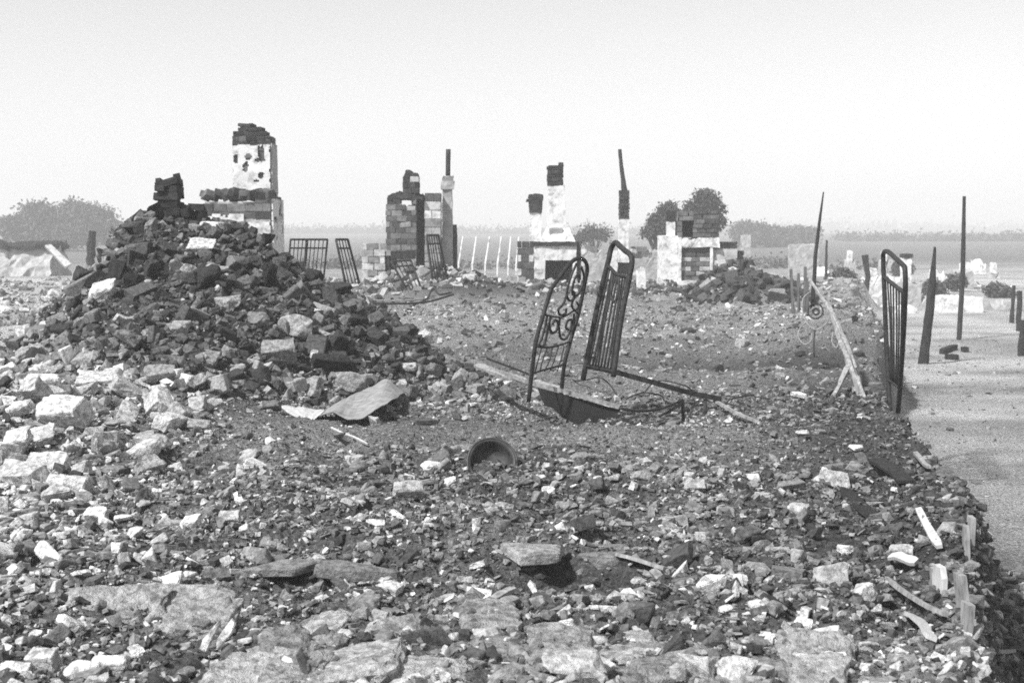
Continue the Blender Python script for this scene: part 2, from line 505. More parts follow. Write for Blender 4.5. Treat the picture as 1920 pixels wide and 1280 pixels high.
# near field
parts_x, parts_y, parts_s = [], [], []
for n, y0, y1, med, sd in ((25000, 3.9, 8.2, 0.0075, 0.35), (18000, 8.2, 13.0, 0.010, 0.35), (34000, 3.9, 8.2, 0.012, 0.45), (8500, 3.9, 8.2, 0.025, 0.36), (32000, 8.2, 13.0, 0.014, 0.45), (4800, 8.2, 13.0, 0.028, 0.36)):
    x, y = scatter(n, y0, y1, 0.9, r1)
    s = med * np.exp(r1.normal(0, sd, n))
    dusty = gauss(x, y, 0.2, 9.9, 2.4, 1.2) + 0.8 * gauss(x, y, -1.2, 10.6, 1.2, 0.6)
    coarse = sstep(-1.6, -3.0, x) * sstep(13, 10, y)
    s = s * (1 - 0.45 * np.clip(dusty, 0, 1)) * (1 + 0.5 * coarse)
    hollow = gauss(x, y, -0.76, 6.02, 0.36, 0.16) + gauss(x, y, 0.28, 5.97, 0.28, 0.24)
    s = s * (1 - 0.4 * np.clip(hollow, 0, 1))
    keep = (edge_x(y) - x > -0.12) & (r1.uniform(0, 1, n) > 0.92 * np.clip(hollow * 1.3, 0, 1)) & (r1.uniform(0, 1, n) > 0.55 * np.clip(dusty, 0, 1))
    parts_x.append(x[keep]); parts_y.append(y[keep]); parts_s.append(np.clip(s[keep], 0.004, 0.07))
x, y, s = map(np.concatenate, (parts_x, parts_y, parts_s))
tn = tones(x, y, r1)
tn = np.where((s < 0.0105) & (tn > 0.3), tn * 0.45, tn)      # the fine grit is dust-coloured
loose_mass('rubble', 'loose small broken stone and brick strewn thickly over the burnt plot', x, y, s, tn, [0.44, 0.34, 0.14, 0.08], 0.55, 0.22, 11)

# the burnt mound
n = 17000
x = r1.uniform(-6.8, 0.0, n); y = r1.uniform(9.8, 17.5, n)
keep = pile(x, y) > 0.03
x, y = x[keep], y[keep]
s = np.clip(0.036 * np.exp(r1.normal(0, 0.5, len(x))), 0.012, 0.12)
loose_mass('rubble', 'blackened brick debris covering the tall mound', x, y, s, tones(x, y, r1), [0.34, 0.14, 0.42, 0.10], 0.7, 0.25, 12)

# middle distance
n = 24000
x, y = scatter(n, 13.0, 27.0, 2.0, r1)
keep = (edge_x(y) - x > -0.05) & (pile(x, y) < 0.05)
x, y = x[keep], y[keep]
s = np.clip(0.024 * np.exp(r1.normal(0, 0.5, len(x))), 0.01, 0.10)
loose_mass('rubble', 'coarse debris scattered beyond the two bed ends as far as the stoves', x, y, s, tones(x, y, r1), [0.46, 0.26, 0.2, 0.08], 0.45, 0.12, 13)

n = 9000
x, y = scatter(n, 27.0, 45.0, 3.0, r1)
keep = (edge_x(y) - x > -0.05)
x, y = x[keep], y[keep]
s = np.clip(0.045 * np.exp(r1.normal(0, 0.5, len(x))), 0.02, 0.16)
loose_mass('rubble', 'scattered debris around the feet of the ruined stoves', x, y, s, tones(x, y, r1), [0.45, 0.18, 0.25, 0.12], 0.5, 0.2, 14)

cx_, cy_, sd_ = zip(*((-4.9, 25.2, 0.8), (-2.7, 30.3, 0.7), (-1.5, 30.4, 0.6), (0.5, 32.8, 0.5), (1.5, 32.7, 0.5), (2.9, 37.2, 0.7), (3.4, 32.3, 0.5)))
k_ = r1.integers(0, 7, 2600)
x = np.array(cx_)[k_] + r1.normal(0, 1, 2600) * np.array(sd_)[k_]; y = np.array(cy_)[k_] + r1.normal(-0.1, 0.3, 2600)
s = np.clip(0.06 * np.exp(r1.normal(0, 0.45, 2600)), 0.025, 0.17)
loose_mass('rubble', 'fallen bricks and plaster banked against the feet of the stoves', x, y, s, np.where(r1.uniform(0, 1, 2600) < 0.5, r1.uniform(0.04, 0.12, 2600), r1.uniform(0.15, 0.55, 2600)), [0.4, 0.15, 0.37, 0.08], 0.7, 0.3, 19)

n = 900
x = r1.uniform(3.2, 6.6, n); y = r1.uniform(27.8, 31.2, n)
keep = heap(x, y) > 0.02
x, y = x[keep], y[keep]
s = np.clip(0.09 * np.exp(r1.normal(0, 0.4, len(x))), 0.04, 0.2)
loose_mass('rubble', 'black heap of bricks sloping down from the niched stove', x, y, s, np.where(r1.uniform(0, 1, len(x)) < 0.88, r1.uniform(0.025, 0.09, len(x)), r1.uniform(0.2, 0.5, len(x))), [0.4, 0.1, 0.4, 0.1], 0.7, 0.3, 15)

# along the foot of the plot edge, on the street
n = 9000
y = np.sqrt(r1.uniform(3.8 ** 2, 9.6 ** 2, n)); x = edge_x(y) + r1.uniform(-0.1, 2.4, n)
keep = y + 0.3 * noise3(x * 2, y * 2, 0, 9) < 9.1
x, y = x[keep], y[keep]
s = np.clip(0.022 * np.exp(r1.normal(0, 0.5, len(x))), 0.008, 0.07)
loose_mass('rubble', 'dark fallen rubble on the street below the plank edge', x, y, s, tones(x, y, r1), [0.45, 0.25, 0.15, 0.15], 0.5, 0.2, 16)
n = 3600
x = r1.uniform(2, 12, n); y = r1.uniform(8.5, 30, n)
keep = x - edge_x(y) > 0.2
x, y = x[keep], y[keep]
s = np.clip(0.016 * np.exp(r1.normal(0, 0.55, len(x))), 0.006, 0.08)
loose_mass('rubble', 'sparse pebbles and cinders on the dusty street', x, y, s, r1.uniform(0.05, 0.4, len(x)), [0.4, 0.2, 0.1, 0.3], 0.4, 0.1, 17)
# pale litter on the field behind the mound
n = 2200
x = r1.uniform(-16, -4, n); y = r1.uniform(14, 34, n)
keep = pile(x, y) < 0.03
x, y = x[keep], y[keep]
s = np.clip(0.05 * np.exp(r1.normal(0, 0.5, len(x))), 0.015, 0.16)
loose_mass('rubble', 'pale debris littering the open field beside the mound', x, y, s, np.where(r1.uniform(0, 1, len(x)) < 0.3, r1.uniform(0.05, 0.15, len(x)), r1.uniform(0.35, 0.75, len(x))), [0.45, 0.2, 0.2, 0.15], 0.5, 0.2, 18)

# ------------------------------------------------------------------ single stones and bricks
taken = []
def chunk(name, kind, loc, scale, rot, tone, label, cat, group=None):
    me = HIGH_ME[kind][random.randrange(9)]
    o = bpy.data.objects.new(name, me)
    COL.objects.link(o)
    o.location = loc; o.scale = scale; o.rotation_euler = rot
    o.color = (tone, tone, tone, 1)
    return tag(o, label, cat, group)

def placed(px, py, w, h, tone, kind, label, group=None, face=0.5, name='rubble_stone', yaw=None, roll=0.0, lift=0.6):
    """a stone the photograph singles out: its foot on the ground, its size from its size in the picture; face = how far it is tipped towards the camera"""
    p = on_ground(px, py + h * 0.35)
    k = p.y / FPX
    sx, sz = w * k / 2, h * k / 2
    flat = {'slab': 0.21, 'brick': 0.42, 'angular': 0.62, 'cobble': 0.66}[kind]
    if kind == 'slab':
        sc = (sx, sz * 1.25, 0.5 * (sx + sz))
    elif kind == 'brick':
        sc = (sx, sx * 1.0, sz * 2.2)
    else:
        sc = (sx * 1.1, sx * 1.1, sz * 1.5)
    loc = (p.x, p.y, Hs(p.x, p.y) + sz * lift)
    taken.append((p.x, p.y, max(sx, 0.03)))
    rot = (face * R(70), roll, (random.uniform(-0.4, 0.4) if yaw is None else yaw))
    return chunk(name, kind, loc, sc, rot, tone, label, 'stone', group)

NOTABLE = [
    (105, 1030, 98, 84, 0.80, 'slab', 'largest white trapezoid slab propped on small rubble', 0.75),
    (213, 1032, 36, 52, 0.78, 'slab', 'upright white flake beside the largest white slab', 0.9),
    (176, 1067, 30, 30, 0.80, 'cobble', 'round white pebble touching the foot of the largest white slab', 0.3),
    (312, 1080, 72, 40, 0.78, 'angular', 'white wedge of plaster next to a dark square block', 0.3),
    (405, 1065, 46, 46, 0.16, 'brick', 'dark square block beside the white plaster wedge', 0.5),
    (355, 980, 42, 30, 0.78, 'angular', 'pale lozenge stone edging a gravel hollow', 0.3),
    (485, 1023, 66, 36, 0.34, 'brick', 'grey half brick lying on the brink of the dark hollow', 0.4),
    (40, 888, 92, 56, 0.52, 'brick', 'long pale block at the foot of the pale stones', 0.35),
    (120, 778, 90, 72, 0.66, 'brick', 'biggest pale squared block on the slope of pale stones', 0.5),
    (80, 712, 58, 44, 0.74, 'brick', 'white squared block with a sharp top edge below the mound', 0.5),
    (185, 708, 78, 42, 0.58, 'brick', 'long pale block lying across the slope below the mound', 0.3),
    (910, 1118, 26, 52, 0.82, 'slab', 'white diamond shard standing on end over the dark hollow', 1.05),
    (1062, 1155, 46, 42, 0.80, 'cobble', 'rounded white stone on the lip of the dark hollow', 0.5),
    (1225, 1150, 62, 26, 0.80, 'brick', 'long white stone lying flat past the dark hollow', 0.3),
    (985, 1183, 44, 18, 0.80, 'slab', 'thin flat white flake near the cracked rocks', 0.3),
    (1332, 1075, 60, 62, 0.78, 'angular', 'tall white lump standing clear of the gravel', 0.5),
    (1585, 1017, 34, 30, 0.80, 'cobble', 'round white cobble on the dark flank near the planks', 0.4),
    (1480, 737, 84, 26, 0.82, 'slab', 'broad white plate lying between the bed rails and forked pole', 0.25),
    (1600, 847, 48, 24, 0.78, 'slab', 'white flake near the foot of the forked pole', 0.4),
    (1490, 908, 74, 44, 0.26, 'slab', 'broad grey slab lying on the dark flank', 0.3),
    (845, 892, 30, 36, 0.76, 'cobble', 'white cobble propped beside the half-buried basin', 0.5),
    (765, 921, 56, 28, 0.42, 'brick', 'clean-edged half brick in front of the basin', 0.4),
    (1012, 902, 36, 30, 0.80, 'slab', 'white shard behind the small gravel by the basin', 0.7),
    (396, 1207, 30, 92, 0.62, 'slab', 'tall plank-like shard leaning against a cracked wall stub', 1.15),
    (424, 1213, 28, 88, 0.70, 'slab', 'tall pale shard leaning beside its plank-like neighbour', 1.15),
    (955, 1250, 92, 62, 0.30, 'cobble', 'dark cracked boulder among the big pale rocks', 0.3),
    (1075, 1255, 130, 64, 0.52, 'angular', 'big pale rock with pitted top at the wall stub', 0.3),
    (1290, 1255, 110, 58, 0.54, 'angular', 'big pale rock beside a rounded one', 0.3),
    (1385, 1258, 100, 58, 0.60, 'cobble', 'big rounded pale rock at the wall stub end', 0.3),
    (1168, 1212, 100, 30, 0.26, 'slab', 'dark flat stone bedded across the pale rocks', 0.2),
    (1670, 1262, 46, 40, 0.78, 'cobble', 'white lump near the bottom of the plank edge', 0.4),
    (1545, 1192, 58, 42, 0.62, 'angular', 'pale faceted chunk below two white shards', 0.4),
    (1505, 1163, 40, 38, 0.78, 'angular', 'small white faceted chunk leaning on grey stones', 0.5),
    (1690, 1020, 44, 32, 0.48, 'brick', 'pale squared chunk on the dark flank above the planks', 0.4),
    (560, 607, 82, 56, 0.36, 'cobble', 'rounded pale boulder on the shoulder of the burnt mound', 0.4),
    (520, 652, 62, 46, 0.30, 'brick', 'grey squared block half way up the burnt mound', 0.5),
    (385, 660, 62, 42, 0.26, 'angular', 'grey faceted block on the face of the burnt mound', 0.5),
    (375, 462, 56, 34, 0.55, 'angular', 'pale rough chunk high on the burnt mound', 0.4),
    (372, 752, 52, 52, 0.42, 'slab', 'flat tile leaning on its twin at the foot of the burnt mound', 0.8),
    (404, 748, 50, 54, 0.45, 'slab', 'flat tile with a bright edge at the foot of the burnt mound', 0.8),
    (660, 712, 74, 50, 0.30, 'cobble', 'large rounded dark stone above the bent metal sheet', 0.5),
    (697, 790, 36, 34, 0.42, 'angular', 'pale stone wedged under the bent metal sheet', 0.5),
    (803, 787, 58, 22, 0.10, 'slab', 'flat dark disc-like stone beside the bent metal sheet', 0.15),
    (190, 545, 56, 40, 0.66, 'angular', 'white lump of plaster behind the burnt mound', 0.5),
]
for (px, py, w, h, t, k, lab, face) in NOTABLE:
    placed(px, py, w, h, t, k, lab, None, face, lift=1.3 if h > 85 else 0.95 if face > 1 else 0.6, roll=0.35 if h > 85 else 0.0, yaw=-0.25 if h > 85 else None)

MINOR = [(185, 957, 42, 42, .76), (235, 963, 46, 32, .74), (295, 930, 18, 34, .74), (92, 862, 76, 36, .6), (108, 900, 60, 36, .7), (40, 772, 60, 40, .62), (30, 830, 60, 44, .66),
         (75, 818, 56, 36, .6), (160, 660, 60, 42, .32), (225, 700, 50, 36, .45), (800, 968, 18, 34, .8), (757, 975, 26, 34, .8), (705, 985, 34, 20, .76), (1045, 995, 30, 22, .78),
         (810, 870, 36, 18, .7), (1030, 918, 30, 18, .72), (1565, 1240, 40, 28, .7), (1695, 1215, 44, 34, .66), (1420, 1140, 40, 40, .62), (1390, 1100, 36, 30, .5), (1560, 1075, 70, 30, .4),
         (1620, 1120, 60, 34, .55), (1640, 1150, 50, 26, .6), (130, 1180, 60, 52, .76), (70, 1205, 34, 44, .7), (82, 1245, 60, 50, .6), (150, 1262, 70, 40, .72), (250, 1226, 48, 32, .74),
         (205, 1250, 62, 24, .7), (30, 1255, 60, 40, .7), (530, 1135, 26, 26, .72), (590, 1170, 34, 30, .4), (630, 1040, 40, 18, .44), (870, 1090, 30, 20, .4), (1160, 1090, 70, 18, .3),
         (1430, 920, 50, 26, .4), (1560, 905, 60, 26, .45), (1500, 950, 50, 24, .5), (1380, 880, 40, 24, .5), (1300, 905, 40, 24, .4), (1150, 890, 40, 26, .4), (600, 900, 50, 28, .4),
         (520, 930, 44, 26, .45), (470, 850, 46, 26, .42), (655, 950, 40, 24, .42), (430, 975, 40, 26, .5), (445, 690, 46, 28, .36), (300, 700, 54, 34, .30), (330, 660, 46, 36, .22),
         (240, 640, 60, 40, .20), (480, 690, 40, 22, .4), (590, 660, 30, 22, .6), (770, 690, 44, 28, .4), (455, 520, 66, 50, .14), (425, 560, 60, 40, .34), (345, 550, 60, 44, .28),
         (410, 500, 50, 40, .34), (480, 600, 50, 36, .2), (640, 540, 60, 50, .05), (350, 505, 40, 30, .4)]
for i, (px, py, w, h, t) in enumerate(MINOR):
    k = ['angular', 'brick', 'slab', 'cobble'][(i * 7 + int(px)) % 4]
    mound = 230 < px < 780 and py < 700
    word = 'white' if t > 0.65 else 'pale grey' if t > 0.45 else 'grey' if t > 0.2 else 'black'
    shape = {'angular': 'angular chunk', 'brick': 'broken brick', 'slab': 'flat shard', 'cobble': 'rounded stone'}[k]
    where = 'lodged in the face of the burnt mound' if mound else 'standing out of the smaller rubble'
    placed(px, py, w, h, t, k, f'{word} {shape} {where}', f'{word} {shape}s {where}', random.uniform(0.2, 0.7))

def free(x, y, r):
    return all((x - a) ** 2 + (y - b) ** 2 > (0.7 * (r + c)) ** 2 for a, b, c in taken)

WORDS = [(0.6, 'white'), (0.42, 'pale grey'), (0.18, 'grey'), (0, 'black')]
def word_of(t): return next(w for lim, w in WORDS if t > lim)
SHAPES = {'angular': 'angular chunk', 'brick': 'broken brick', 'slab': 'flat shard', 'cobble': 'rounded stone'}

def size_word(sz, mid): return 'large ' if sz > 1.2 * mid else 'small ' if sz < 0.8 * mid else ''
def plot_zone(x, y):
    if edge_x(y) - x < 0.75: return 'along the plank edge above the street'
    if (x + 0.12) ** 2 + (y - 8.5) ** 2 < 1.1: return 'close round the half-buried basin'
    if y < 5.5: return 'in the gravel about the broken wall stub'
    if abs(y - 6.0) < 0.55 and abs(x) < 1.3: return 'on the brink of a dark hollow'
    if x < -1.5 and y > 8.5: return 'in the gravel below the pale blocks'
    if y > 9.6: return 'on the dusty ground near the bed rails'
    if x < -1.5: return 'near the largest white slab'
    return 'in the gravel between basin and hollows' if x < 0.9 else 'in the gravel between basin and plank edge'
def mound_zone(x, y, h):
    side = 'towards the open field' if x < -3.5 else 'towards the bed ends'
    lev = 'near the crest of the burnt mound' if h > 0.95 else 'half way up the burnt mound' if h > 0.4 else 'at the foot of the burnt mound'
    return lev + ' ' + side

# loose stones of the plot
r2 = np.random.default_rng(55)
count = 0
while count < 165:
    yv = math.sqrt(r2.uniform(4.3 ** 2, 11.5 ** 2)); xv = r2.uniform(-1, 1) * 0.37 * yv
    if edge_x(yv) - xv < 0.05 or pile(np.array([xv]), np.array([yv]))[0] > 0.05: continue
    dusty = math.exp(-((xv - 0.2) / 2.4) ** 2 - ((yv - 9.9) / 1.2) ** 2)
    if r2.uniform() < 0.75 * dusty: continue
    sz = 0.045 * math.exp(r2.normal(0, 0.28)) * (1.35 if xv < -1.8 else 1) * (1 - 0.3 * dusty)
    if not free(xv, yv, sz): continue
    taken.append((xv, yv, sz))
    t = float(tones(np.array([xv]), np.array([yv]), r2)[0])
    k = KINDS[int(r2.choice(4, p=[0.36, 0.32, 0.18, 0.14]))]
    chunk('rubble_stone', k, (xv, yv, Hs(xv, yv) + sz * 0.3), tuple(sz * r2.uniform(0.8, 1.2, 3)),
          (r2.normal(0, 0.45), r2.normal(0, 0.45), r2.uniform(0, 6.28)), t,
          f'{size_word(sz, 0.045)}{word_of(t)} {SHAPES[k]} {plot_zone(xv, yv)}', 'stone', f'{size_word(sz, 0.045)}{word_of(t)} {SHAPES[k]}s {plot_zone(xv, yv)}')
    count += 1

# big pale blocks tumbled down the near side of the mound
count = 0
while count < 34:
    xv, yv = r2.uniform(-3.9, -2.1), r2.uniform(6.9, 11.4)
    if abs(xv / yv) > 0.37 or xv > -1.0 - 0.12 * yv: continue
    sz = r2.uniform(0.075, 0.145)
    if not free(xv, yv, sz * 1.1): continue
    taken.append((xv, yv, sz))
    t = float(r2.uniform(0.36, 0.6))
    k = KINDS[int(r2.choice(4, p=[0.36, 0.12, 0.46, 0.06]))]
    chunk('rubble_stone', k, (xv, yv, Hs(xv, yv) + sz * 0.3), tuple(sz * r2.uniform(0.8, 1.2, 3)),
          (r2.normal(0, 0.4), r2.normal(0, 0.4), r2.uniform(0, 6.28)), t,
          f'big {word_of(t)} {SHAPES[k]} tumbled at the pale foot of the mound', 'stone', f'big {word_of(t)} {SHAPES[k]}s at the pale foot of the mound')
    count += 1

# bricks of the burnt mound
count = 0
mt = []
while count < 265:
    xv, yv = r2.uniform(-5.7, -0.2), r2.uniform(10.2, 15.6)
    hgt = float(pile(np.array([xv]), np.array([yv]))[0])
    if hgt < 0.06: continue
    sz = 0.092 * math.exp(r2.normal(0, 0.28))
    if not all((xv - a) ** 2 + (yv - b) ** 2 > (0.75 * (sz + c)) ** 2 for a, b, c in mt) or not free(xv, yv, sz): 
        if r2.uniform() < 0.97: continue
    mt.append((xv, yv, sz))
    cmv = float(char_shade_mask(np.array([xv]), np.array([yv]))[0])
    u = r2.uniform()
    t = r2.uniform(0.025, 0.065) if u < 0.38 + 0.5 * cmv else r2.uniform(0.10, 0.25) if u < 0.96 else r2.uniform(0.45, 0.65)
    if xv < -4.1 or yv < 11.2 + 0.5 * (xv + 3.4): t = max(t, r2.uniform(0.12, 0.5))
    k = KINDS[int(r2.choice(4, p=[0.30, 0.12, 0.48, 0.10]))]
    chunk('mound_brick', k, (xv, yv, Hs(xv, yv) + sz * 0.35), tuple(sz * r2.uniform(0.8, 1.2, 3)),
          (r2.normal(0, 0.6), r2.normal(0, 0.6), r2.uniform(0, 6.28)), t,
          f'{size_word(sz, 0.092)}{word_of(t)} {SHAPES[k]} {mound_zone(xv, yv, hgt)}', 'brick', f'{size_word(sz, 0.092)}{word_of(t)} {SHAPES[k]}s {mound_zone(xv, yv, hgt)}')
    count += 1

# ------------------------------------------------------------------ rough masonry
def rough_box(x0, x1, y0, y1, z0, z1, step=0.07, amp=0.012, ragged=0.0, seed=0, taper=(1, 1), shear=(0, 0), round_top=0.0):
    """a box cut into a grid, its faces uneven, its top ragged; world coordinates"""
    nx = max(2, int((x1 - x0) / step)); ny = max(2, int((y1 - y0) / step)); nz = max(2, int((z1 - z0) / step))
    nx, ny, nz = min(nx, 22), min(ny, 14), min(nz, 34)
    ids, verts, faces = {}, [], []
    def vid(i, j, k):
        if (i, j, k) not in ids:
            ids[(i, j, k)] = len(verts); verts.append((i / nx, j / ny, k / nz))
        return ids[(i, j, k)]
    for i in range(nx):
        for j in range(ny):
            faces.append((vid(i, j, 0), vid(i, j + 1, 0), vid(i + 1, j + 1, 0), vid(i + 1, j, 0)))
            faces.append((vid(i, j, nz), vid(i + 1, j, nz), vid(i + 1, j + 1, nz), vid(i, j + 1, nz)))
    for i in range(nx):
        for k in range(nz):
            faces.append((vid(i, 0, k), vid(i + 1, 0, k), vid(i + 1, 0, k + 1), vid(i, 0, k + 1)))
            faces.append((vid(i, ny, k), vid(i, ny, k + 1), vid(i + 1, ny, k + 1), vid(i + 1, ny, k)))
    for j in range(ny):
        for k in range(nz):
            faces.append((vid(0, j, k), vid(0, j, k + 1), vid(0, j + 1, k + 1), vid(0, j + 1, k)))
            faces.append((vid(nx, j, k), vid(nx, j + 1, k), vid(nx, j + 1, k + 1), vid(nx, j, k + 1)))
    v = np.array(verts)
    cx, cy = (x0 + x1) / 2, (y0 + y1) / 2
    kx = 1 + (taper[0] - 1) * v[:, 2]; ky = 1 + (taper[1] - 1) * v[:, 2]
    wx = cx + (x0 - cx + (x1 - x0) * v[:, 0]) * kx + shear[0] * v[:, 2]
    wy = cy + (y0 - cy + (y1 - y0) * v[:, 1]) * ky + shear[1] * v[:, 2]
    wz = z0 + (z1 - z0) * v[:, 2]
    if ragged:
        wz = wz - sstep(0.45, 1, v[:, 2]) * ragged * (0.5 + 0.8 * noise3(wx * 7, wy * 7, 0, seed + 5) + 0.4 * noise3(wx * 17, wy * 17, 0, seed + 6)).clip(0, 1.4)
    d = np.stack([fbm(wx * 6, wy * 6, wz * 6, 3, seed + q) for q in (1, 2, 3)], 1) * amp * 2
    return np.stack([wx, wy, wz], 1) + d, faces

# six block shapes shared by all courses
block_meshes = []
for i in range(8):
    r3 = np.random.default_rng(200 + i)
    b = np.array([[sx, sy, sz] for sx in (-1, 1) for sy in (-1, 1) for sz in (-1, 1)], float) * 0.5
    pts = []
    for c in b:
        for ax in range(3):
            q = c.copy(); q[ax] *= r3.uniform(0.86, 0.97); pts.append(q + r3.normal(0, 0.014, 3))
    v, f = hull_shape(np.array(pts))
    me = make_mesh('block', v, f); me.materials.append(M_BLOCK); block_meshes.append(me)

def blocks(root, x0, x1, y0, y1, z0, z1, bw, bh, tone, name='stone_block', drop=0.0, ragged=0, seed=0, joint=0.012, parent=None, sides='flrb', core=True, core_mat=None, jit=0.0):
    """courses of single blocks round a recessed core"""
    r3 = np.random.default_rng(seed + 900)
    L = root.location
    nz = max(1, round((z1 - z0) / bh)); hh = (z1 - z0) / nz
    w, d = x1 - x0, y1 - y0
    for k in range(nz):
        zc = z0 + (k + 0.5) * hh
        nxc = max(1, round(w / bw)); nyc = max(1, round(d / bw))
        offs = 0.5 if k % 2 else 0.0
        cells = []
        xsn = [x0] + [x0 + (i + 0.5 * (k % 2 == 1) + r3.uniform(-.12, .12)) * w / nxc for i in range(1 if k % 2 == 0 else 0, nxc)] + [x1]
        for a, b_ in zip(xsn[:-1], xsn[1:]):
            if 'f' in sides: cells.append(((a + b_) / 2, y0 + bh / 2, b_ - a, bh))
            if 'b' in sides: cells.append(((a + b_) / 2, y1 - bh / 2, b_ - a, bh))
        m = max(1, round((d - 2 * bh) / bw))
        for j in range(m):
            yc = y0 + bh + (j + 0.5) * (d - 2 * bh) / m
            if d - 2 * bh > 0.05:
                if 'l' in sides: cells.append((x0 + bh / 2, yc, bh, (d - 2 * bh) / m))
                if 'r' in sides: cells.append((x1 - bh / 2, yc, bh, (d - 2 * bh) / m))
        for (cx, cy, sx, sy) in cells:
            if r3.uniform() < drop: continue
            if ragged and k >= nz - ragged and r3.uniform() < 0.55 * (k - nz + ragged + 1) / ragged: continue
            t = tone(cx, cy, zc, r3)
            o = bpy.data.objects.new(name, block_meshes[r3.integers(0, 8)])
            COL.objects.link(o); o.parent = parent or root
            o.location = (cx - L[0] + r3.normal(0, 0.006), cy - L[1] + r3.normal(0, 0.008 + jit * 0.05), zc - L[2] + r3.normal(0, 0.001 + jit * 0.04))
            o.scale = ((sx - joint) * (1 + jit * r3.normal(0, 0.9)), sy - joint, (hh - joint) * (1 + jit * r3.normal(0, 0.9)))
            o.rotation_euler = (r3.normal(0, jit), r3.normal(0, jit), r3.normal(0, 0.02 + jit))
            o.color = (t, t, t, 1)
    if core:
        c = 0.03
        v, f = rough_box(x0 + c, x1 - c, y0 + c, y1 - c, z0, z1 - hh * (ragged * 0.5 + 0.3), 0.15, 0.006, 0, seed)
        part('mortar_core', v, f, core_mat or M_PLASTER_GREY, root, parent)

class Site:
    """pixel to plan converter for one ruin standing at one depth"""
    def __init__(self, depth, base_py, cx):
        self.d = depth; self.k = depth / FPX
        self.base = P(cx, base_py, depth)
    def x(self, px): return P(px, 450, self.d).x
    def z(self, py): return P(960, py, self.d).z
    def root(self, name, label, cat, px, group=None):
        gx = self.x(px)
        return thing(name, label, cat, (gx, self.d, Hs(gx, self.d)), group)
    def box(self, root, name, px0, px1, py_top, py_bot, depth, mat, back=0.0, parent=None, **kw):
        x0, x1 = self.x(px0), self.x(px1)
        zb = self.z(py_bot)
        v, f = rough_box(x0, x1, self.d + back, self.d + back + depth, zb, self.z(py_top), **kw)
        return part(name, v, f, mat, root, parent)
    def courses(self, root, px0, px1, py_top, py_bot, depth, bw, bh, tone, back=0.0, **kw):
        blocks(root, self.x(px0), self.x(px1), self.d + back, self.d + back + depth, self.z(py_bot), self.z(py_top), bw, bh, tone, **kw)

def plaster_sheet(root, x0, x1, y, z0, z1, holes, mat, side=None, thick=0.03, step=0.022, seed=0, ragged=0.03, name='plaster_coat', parent=None):
    """a coat of plaster with lost patches: cells of a thin slab, those inside a patch left out. side='x' lays it on a side wall (y then means x, x0..x1 mean y)"""
    nu = max(3, int((x1 - x0) / step)); nv = max(3, int((z1 - z0) / step))
    U, V = np.meshgrid(np.linspace(x0, x1, nu + 1), np.linspace(z0, z1, nv + 1))
    cu = (U[:-1, :-1] + U[1:, 1:]) / 2; cv = (V[:-1, :-1] + V[1:, 1:]) / 2
    keep = np.ones(cu.shape, bool)
    wob = noise3(cu * 16, cv * 16, 0, seed) * 0.55 + noise3(cu * 34, cv * 34, 0, seed + 9) * 0.45
    for (hx, hz, rx, rz) in holes:
        keep &= (np.abs((cu - hx) / rx) ** 2.6 + np.abs((cv - hz) / rz) ** 2.6) > 1 + wob
    edge = np.minimum.reduce([cu - x0, x1 - cu, (z1 - cv)])
    keep &= ~((edge < ragged) & (noise3(cu * 11, cv * 11, 0, seed + 1) + 0.5 * noise3(cu * 30, cv * 30, 0, seed + 7) > 0.2))
    dep = noise3(U * 5, V * 5, 0, seed + 2) * 0.008
    ids = np.full((2,) + U.shape, -1)
    verts, faces = [], []
    def vid(s, j, i):
        if ids[s, j, i] < 0:
            ids[s, j, i] = len(verts)
            o = (-1 if side is None else 1) * (thick + dep[j, i]) if s == 0 else 0.0
            verts.append((U[j, i], y + o, V[j, i]) if side is None else (y + o, U[j, i], V[j, i]))
        return ids[s, j, i]
    for j in range(nv):
        for i in range(nu):
            if not keep[j, i]: continue
            q = [(j, i), (j, i + 1), (j + 1, i + 1), (j + 1, i)]
            faces.append([vid(0, *c) for c in q]); faces.append([vid(1, *c) for c in q[::-1]])
            for a, b_, dj, di in ((q[0], q[1], -1, 0), (q[1], q[2], 0, 1), (q[2], q[3], 1, 0), (q[3], q[0], 0, -1)):
                jj, ii = j + dj, i + di
                if not (0 <= jj < nv and 0 <= ii < nu) or not keep[jj, ii]:
                    faces.append([vid(0, *b_), vid(0, *a), vid(1, *a), vid(1, *b_)])
    o = part(name, verts, faces, mat, root, parent)
    bm = bmesh.new(); bm.from_mesh(o.data); bmesh.ops.recalc_face_normals(bm, faces=bm.faces); bm.to_mesh(o.data); bm.free()
    return o

dark_t = lambda x, y, z, r: r.uniform(0.02, 0.06)
grey_t = lambda x, y, z, r: r.choice([r.uniform(0.06, 0.12), r.uniform(0.13, 0.22), r.uniform(0.25, 0.4)], p=[0.52, 0.38, 0.10])
pale_t = lambda x, y, z, r: r.choice([r.uniform(0.2, 0.35), r.uniform(0.4, 0.65)], p=[0.4, 0.6])

